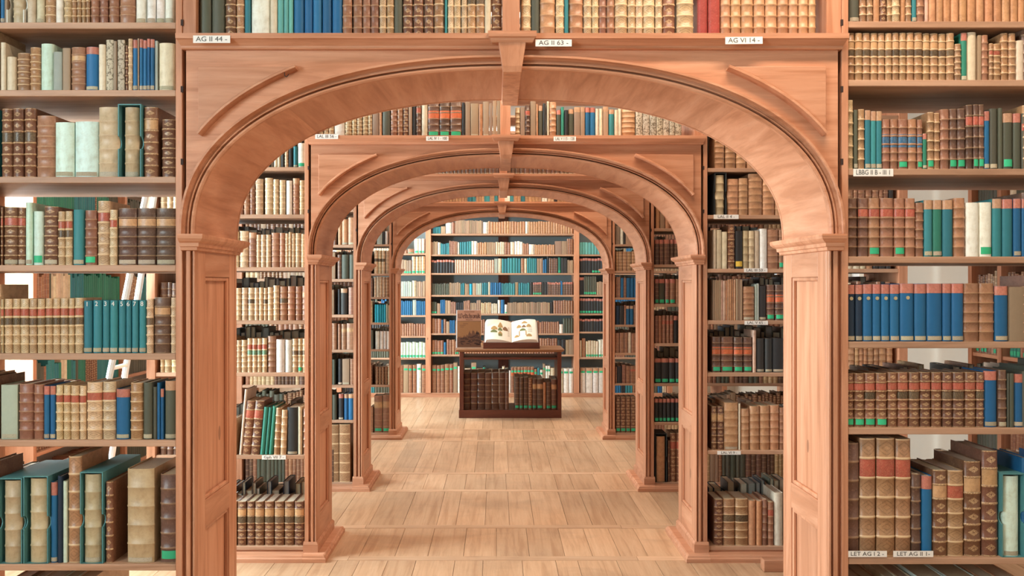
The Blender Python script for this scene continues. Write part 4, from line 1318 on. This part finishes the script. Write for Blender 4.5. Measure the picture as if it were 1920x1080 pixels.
card(362, 431.5, 66.5, 80.5, YA[0] - 0.047, 'AG II 44 -', 'white shelf card reading AG II 44 at left end of nearest arch ledge')
card(1004, 1072, 74, 87, YA[0] - 0.047, 'AG II 63 -', 'white shelf card reading AG II 63 right of the nearest keystone')
card(1360, 1430, 69, 82.5, YA[0] - 0.047, 'AG VI 14 -', 'white shelf card reading AG VI 14 below tan ribbed books', -0.6)
card(591, 634, 251.5, 260.5, YA[1] - 0.047, 'LAL III 56 -', 'white shelf card reading LAL III 56 on second arch ledge')
card(799, 841, 255.5, 264, YA[1] - 0.047, 'LAL IV 1 - 100', 'small white shelf card below orange-banded books on second arch ledge')
card(1038, 1080, 256, 264.5, YA[1] - 0.047, 'LAL V 115 - 128', 'small white shelf card right of keystone on second arch ledge')
card(1600, 1675, 316.5, 330.5, YA[0] + 0.002, 'LBBG II B - III 1', 'grey shelf card on nearest right bookcase third shelf')
card(1338, 1385, 402.5, 410.5, YA[1] + 0.002, 'LAL II 4 -', 'shelf card reading LAL II 4 on second right bookcase')
card(1395, 1439, 503, 510.5, YA[1] + 0.002, 'LAL III 53 -', 'shelf card reading LAL III 53 on second right bookcase')
card(1396, 1440, 601.5, 609, YA[1] + 0.002, 'LAL V 65 -', 'shelf card reading LAL V 65 on second right bookcase')
card(491, 536, 853.5, 861.5, YA[1] + 0.002, 'Gph VII 7 -', 'pale shelf card reading Gph VII 7 on second left bookcase')
card(1589, 1663, 1033, 1044.5, YA[0] + 0.001, 'LET AG I 2 -', 'worn shelf card reading LET AG I 2 on nearest right bookcase')
card(1675, 1750, 1033, 1044.5, YA[0] + 0.001, 'LET AG II 1-', 'worn shelf card reading LET AG II 1 on nearest right bookcase')
card(1345, 1389, 845.5, 852.5, YA[1] + 0.002, 'LAL VI 9 -', 'worn shelf card below tan worn books on second right bookcase')

# ------------------------------------------------------------------ display table, poster, open book
t = empty('display_table', (0, YT, 0))
tag(t, 'dark mahogany display table with open book shelf in the end bay', 'table')
xa, xb = PX(861, YT), PX(1052, YT)
DT = 0.56
ztop = PZ(655, YT)
mw, mv = M['mahogany'], M['mahogany_v']
box('base', mw, t, xa - 0.004, xb + 0.004, -0.012, DT + 0.012, 0.0, TB_Z - 0.002, 0.003)
for x0, x1 in ((xa + 0.008, xa + 0.04), (xb - 0.04, xb - 0.008)):
    box('side_panel', mv, t, x0, x1, 0.0, DT, TB_Z - 0.002, ztop - 0.032)
    box('front_stile', mv, t, x0 - 0.004, x1 + 0.012, -0.008, 0.0, TB_Z - 0.002, ztop - 0.032)
zr = PZ(672, YT)
box('middle_shelf', mw, t, xa + 0.04, xb - 0.04, 0.01, DT - 0.01, zr - 0.012, zr + 0.010)
box('front_rail', mw, t, xa + 0.052, xb - 0.052, -0.006, 0.01, zr - 0.014, zr + 0.012)
MB().loft([[(xa - o_, -o_ - 0.004, z), (xb + o_, -o_ - 0.004, z), (xb + o_, DT + o_, z), (xa - o_, DT + o_, z)] for z, o_ in
           ((ztop - 0.032, 0.004), (ztop - 0.024, 0.022), (ztop - 0.014, 0.028), (ztop - 0.012, 0.036), (ztop, 0.036))]).build('table_top', M['oak_top'], t)

# cradle and open book
YO = YT + 0.12
cxm = (PX(907, YO) + PX(1011, YO)) / 2
cr_ = empty('book_cradle', (cxm, YO, ztop))
tag(cr_, 'dark wedge book cradle standing on the display table', 'book stand')
W2 = 0.33
MB().loft([[(x, 0.0, 0.004), (x, 0.34, 0.004), (x, 0.34, 0.30), (x, 0.0, 0.055)] for x in (-W2, W2)]).build('wedge', mw, cr_, bevel=0.003)
box('lip', mw, cr_, -W2 - 0.006, W2 + 0.006, -0.02, 0.0, 0.004, 0.072, 0.003)
box('foot_board', mw, cr_, -W2 - 0.006, W2 + 0.006, -0.03, 0.35, 0.0, 0.0039, 0)
ob = empty('open_book', (cxm, YO + 0.004, ztop + 0.062))
tag(ob, 'large open antique book with coloured woodcut pages on cradle', 'book')
slope = Vector((0, 0.34, 0.245)).normalized()
nrm = Vector((0, -slope.z, slope.y))


def pg(u, v, lift):   # u: across, v: up the slope
    p = Vector((u, 0, 0)) + slope * v + nrm * lift
    return tuple(p)


def page_lift(u):     # u 0 at gutter, 1 at fore edge
    return 0.012 + 0.060 * (math.sin(min(u, 1) * pi * 0.62) ** 0.8 if u > 0 else 0) - 0.012 * u


PWD, PHT = 0.295, 0.385
NU = 14
for sgn, nm in ((-1, 'left_pages'), (1, 'right_pages')):
    mb = MB()
    top, bot = [], []
    for i in range(NU + 1):
        u = i / NU
        x = sgn * (0.002 + PWD * u)
        top.append((x, page_lift(u)))
        bot.append((x + sgn * 0.022 * u, 0.004))
    rings = []
    for i in range(NU + 1):
        rings.append([pg(top[i][0], 0.0, top[i][1]), pg(top[i][0], PHT, top[i][1]), pg(bot[i][0], PHT, bot[i][1]), pg(bot[i][0], 0.0, bot[i][1])])
    mb.loft(rings, smooth=False)
    mb.build(nm, M['page_white'], ob)
MB().loft([[pg(x, -0.006, 0.0), pg(x, PHT + 0.006, 0.0), pg(x, PHT + 0.006, 0.0038), pg(x, -0.006, 0.0038)] for x in (-PWD - 0.03, PWD + 0.03)]).build('cover', M['ink_brown'], ob)


def print_patch(name, mat, sgn, u0, u1, v0, v1, shape='rect'):
    mb = MB()
    vs, fs = [], []
    n = 5
    for i in range(n + 1):
        u = u0 + (u1 - u0) * i / n
        l = page_lift(u) + 0.0012
        a = 0.0
        if shape == 'hump':
            a = (v1 - v0) * 0.55 * (1 - math.sin(pi * i / n))
        elif shape == 'peak':
            a = (v1 - v0) * 0.75 * abs(2 * i / n - 1)
        x = sgn * (0.002 + PWD * u)
        vs += [pg(x, v0 * PHT, l), pg(x, (v1 - a) * PHT, l)]
    for i in range(n):
        fs.append((2 * i, 2 * i + 2, 2 * i + 3, 2 * i + 1))
    mb.add(vs, fs)
    return mb.build(name, mat, ob)


# woodcut vignettes laid out as a cross on the left page and a pyramid on the right
for a in ((0.34, 0.54, 0.60, 0.90, 'peak', 'map_tan'), (0.36, 0.54, 0.44, 0.60, 'hump', 'map_green'), (0.36, 0.53, 0.22, 0.42, 'hump', 'map_tan'), (0.37, 0.52, 0.18, 0.30, 'rect', 'map_green'),
          (0.56, 0.82, 0.48, 0.66, 'hump', 'map_tan'), (0.57, 0.84, 0.34, 0.48, 'hump', 'map_green'), (0.14, 0.34, 0.50, 0.68, 'hump', 'map_brown'), (0.10, 0.30, 0.48, 0.51, 'rect', 'map_brown')):
    print_patch('vignette', M[a[5]], -1, *a[:5])
for a in ((0.42, 0.66, 0.80, 0.93, 'peak', 'map_tan'), (0.22, 0.40, 0.60, 0.76, 'hump', 'map_tan'), (0.42, 0.60, 0.60, 0.74, 'peak', 'map_brown'), (0.62, 0.80, 0.60, 0.76, 'hump', 'map_tan'),
          (0.34, 0.58, 0.44, 0.56, 'hump', 'map_green'), (0.30, 0.34, 0.20, 0.44, 'rect', 'map_tan'), (0.57, 0.61, 0.20, 0.44, 'rect', 'map_tan'), (0.12, 0.30, 0.16, 0.28, 'hump', 'map_tan'), (0.60, 0.82, 0.14, 0.28, 'hump', 'map_tan')):
    print_patch('vignette', M[a[5]], 1, *a[:5])
for v in (0.66, 0.60, 0.54, 0.48, 0.42, 0.36, 0.30, 0.24):
    print_patch('text_line', M['text_grey'], -1, 0.06, 0.14, v, v + 0.02)
    if v < 0.62 and v > 0.3:
        print_patch('text_line', M['text_grey'], 1, 0.66, 0.84, v, v + 0.018)

# poster on a small stand
YP = YT + 0.22
x0, x1 = PX(857, YP), PX(902, YP)
zb, zt = ztop, PZ(581, YP)
po = empty('poster_stand', ((x0 + x1) / 2, YP, zb))
po.rotation_euler = (radians(-6), 0, 0)
tag(po, 'brown woodcut poster headed Weltchronik standing on the display table', 'poster')
hw, hh = (x1 - x0) / 2, zt - zb
MB().box(-hw - 0.012, hw, 0.002, 0.008, 0.0, hh).build('backing_board', M['white_metal'], po)
MB().box(-hw, hw, 0.0, 0.002, 0.004, hh - 0.002).build('poster_sheet', M['poster_tan'], po)
zp = hh * 0.70
MB().box(-hw, hw, -0.0006, 0.0, zp, zp + 0.004).build('divider_line', M['poster_brown'], po)
MB().box(-hw, hw, -0.0003, 0.0, 0.004, zp).build('printed_field', M['poster_gold'], po)
random.seed(5)
sky = MB()
pts = [(-hw, 0.01)]
n = 40
for i in range(n + 1):
    u = i / n
    base = 0.36 + 0.16 * u + (0.16 if 0.45 < u < 0.95 else 0) * (0.6 + 0.4 * math.sin(u * 40))
    if random.random() < 0.25: base += 0.07
    if u > 0.97: base -= 0.1
    pts.append((-hw + 2 * hw * u, min(base, 0.93) * zp))
pts.append((hw, 0.01))
vs = [(x, -0.0005, z) for x, z in pts[1:-1]] + [(x, -0.0005, 0.01) for x, z in pts[1:-1]]
m_ = len(pts) - 2
sky.add(vs, [(i, i + 1, m_ + i + 1, m_ + i) for i in range(m_ - 1)])
sky.build('printed_town', M['poster_mid'], po)
blocks = MB()
for i in range(46):
    x = random.uniform(-hw, hw - 0.02)
    u = (x + hw) / (2 * hw)
    z = random.uniform(0.10, 0.36 + 0.25 * u) * zp
    blocks.box(x, x + random.uniform(0.012, 0.05), -0.0009, -0.0005, z, z + random.uniform(0.006, 0.02))
tag(blocks.build('printed_houses', M['poster_brown'], po), None, None, None, 'stuff')
for a in ((-0.8, 0.84, 0.5), (-0.5, 0.90, 0.4), (-0.75, 0.78, 0.3)):
    MB().box(a[0] * hw, (a[0] + a[2]) * hw, -0.0008, 0.0, a[1] * zp, a[1] * zp + 0.005).build('printed_cloud', M['poster_mid'], po)

# blackletter headline: broken pen strokes per letter (units: x 0..w, z 0..1 x-height, ascender 1.5)
BLK = {'W': (1.5, [(.10, 1.30, .12, .25), (.12, .25, .38, 0), (.38, 0, .62, .28), (.62, .28, .60, 1.40), (.62, .28, .88, 0), (.88, 0, 1.22, .35), (1.22, .35, 1.20, 1.25), (1.20, 1.25, .98, 1.5), (-.02, 1.15, .26, 1.5)]),
       'e': (.62, [(.08, .85, .08, .2), (.08, .2, .32, 0), (.32, 0, .55, .15), (.08, .8, .35, 1), (.35, 1, .5, .75), (.5, .75, .12, .5)]),
       'l': (.36, [(.12, 1.5, .12, .15), (.12, .15, .32, 0)]),
       't': (.45, [(.15, 1.3, .15, .15), (.15, .15, .38, 0), (.0, .95, .38, .95)]),
       'c': (.55, [(.08, .85, .08, .2), (.08, .2, .32, 0), (.32, 0, .5, .12), (.08, .85, .42, 1)]),
       'h': (.7, [(.1, 1.5, .1, 0), (.1, .8, .42, 1), (.42, 1, .5, .75), (.5, .75, .5, .1), (.5, .1, .38, -.25)]),
       'r': (.5, [(.1, .95, .1, 0), (.1, .8, .4, 1), (.1, 0, .26, .06)]),
       'o': (.62, [(.08, .8, .08, .2), (.08, .2, .3, 0), (.3, 0, .5, .2), (.5, .2, .5, .8), (.5, .8, .3, 1), (.3, 1, .08, .8)]),
       'n': (.72, [(.1, .95, .1, 0), (.1, .8, .4, 1), (.4, 1, .52, .8), (.52, .8, .52, .1), (.52, .1, .66, 0)]),
       'i': (.34, [(.12, .95, .12, .1), (.12, .1, .28, 0), (.08, 1.25, .2, 1.35)]),
       'k': (.68, [(.1, 1.5, .1, 0), (.1, .75, .4, 1), (.4, 1, .45, .75), (.45, .75, .15, .5), (.3, .5, .6, 0)])}
word = 'Weltchronik'
tw = sum(BLK[c][0] for c in word)
size = 1.84 * hw / tw
head = MB()
xx = -0.92 * hw
for c in word:
    wdt, strokes = BLK[c]
    for (ax, az, bx_, bz) in strokes:
        pen = (0.10, 0.075)
        A = (xx + ax * size, zp + 0.038 + az * size)
        B = (xx + bx_ * size, zp + 0.038 + bz * size)
        vs = [(A[0] - pen[0] * size, -0.0008, A[1] - pen[1] * size), (A[0] + pen[0] * size, -0.0008, A[1] + pen[1] * size),
              (B[0] + pen[0] * size, -0.0008, B[1] + pen[1] * size), (B[0] - pen[0] * size, -0.0008, B[1] - pen[1] * size)]
        head.add(vs, [(0, 1, 2, 3)])
        e_ = 0.045 * size
        head.add([(A[0] - e_, -0.0009, A[1] + e_), (A[0] + e_, -0.0009, A[1] - e_), (B[0] + e_, -0.0009, B[1] - e_), (B[0] - e_, -0.0009, B[1] + e_)], [(0, 1, 2, 3)])
    xx += wdt * size
head.build('lettering', M['ink_brown'], po)
text('Hartmann Schedel', 0.020, (0, -0.0006, hh - 0.022), po, M['ink_brown'], sx=0.85)
text('Nürnberg 1493', 0.017, (0, -0.0006, zp + 0.018), po, M['ink_brown'], sx=0.8)

# ------------------------------------------------------------------ ladder and library steps glimpsed beside the shelves
ld = empty('ladder', (-1.87, 4.15, 0))
tag(ld, 'white metal ladder leaning behind the nearest left bookcase', 'ladder')
for dx in (0.0, 0.30):
    MB().bar((-0.457 - dx * 0.04, 0.10 + dx, 0.0), (-0.017 - dx * 0.04, 0.24 + dx * 0.3, 2.5), 0.018).build('rail', M['white_metal'], ld)
for i in range(8):
    f = (i + 1) / 9
    a = Vector((-0.457, 0.10, 0)).lerp(Vector((-0.017, 0.24, 2.5)), f)
    b_ = Vector((-0.469, 0.40, 0)).lerp(Vector((-0.029, 0.33, 2.5)), f)
    MB().bar(a, b_, 0.012).build('rung', M['white_metal'], ld)
stp = empty('library_steps', (1.80, 4.05, 0))
tag(stp, 'low wooden library steps with foot showing behind the nearest right pier', 'steps')
for yy in (-0.25, 0.30):
    box('runner', M['wood_h'], stp, -0.40, 0.25, yy, yy + 0.06, 0.0, 0.065, 0.004)
    box('side_leg', M['wood_v'], stp, -0.22, -0.17, yy + 0.01, yy + 0.05, 0.065, 0.50, 0.003)
    box('side_leg', M['wood_v'], stp, 0.15, 0.20, yy + 0.01, yy + 0.05, 0.065, 0.50, 0.003)
box('tread', M['wood_h'], stp, -0.27, 0.25, -0.26, 0.37, 0.50, 0.53, 0.004)
box('tread', M['wood_h'], stp, -0.17, 0.15, -0.24, 0.35, 0.26, 0.285, 0.004)
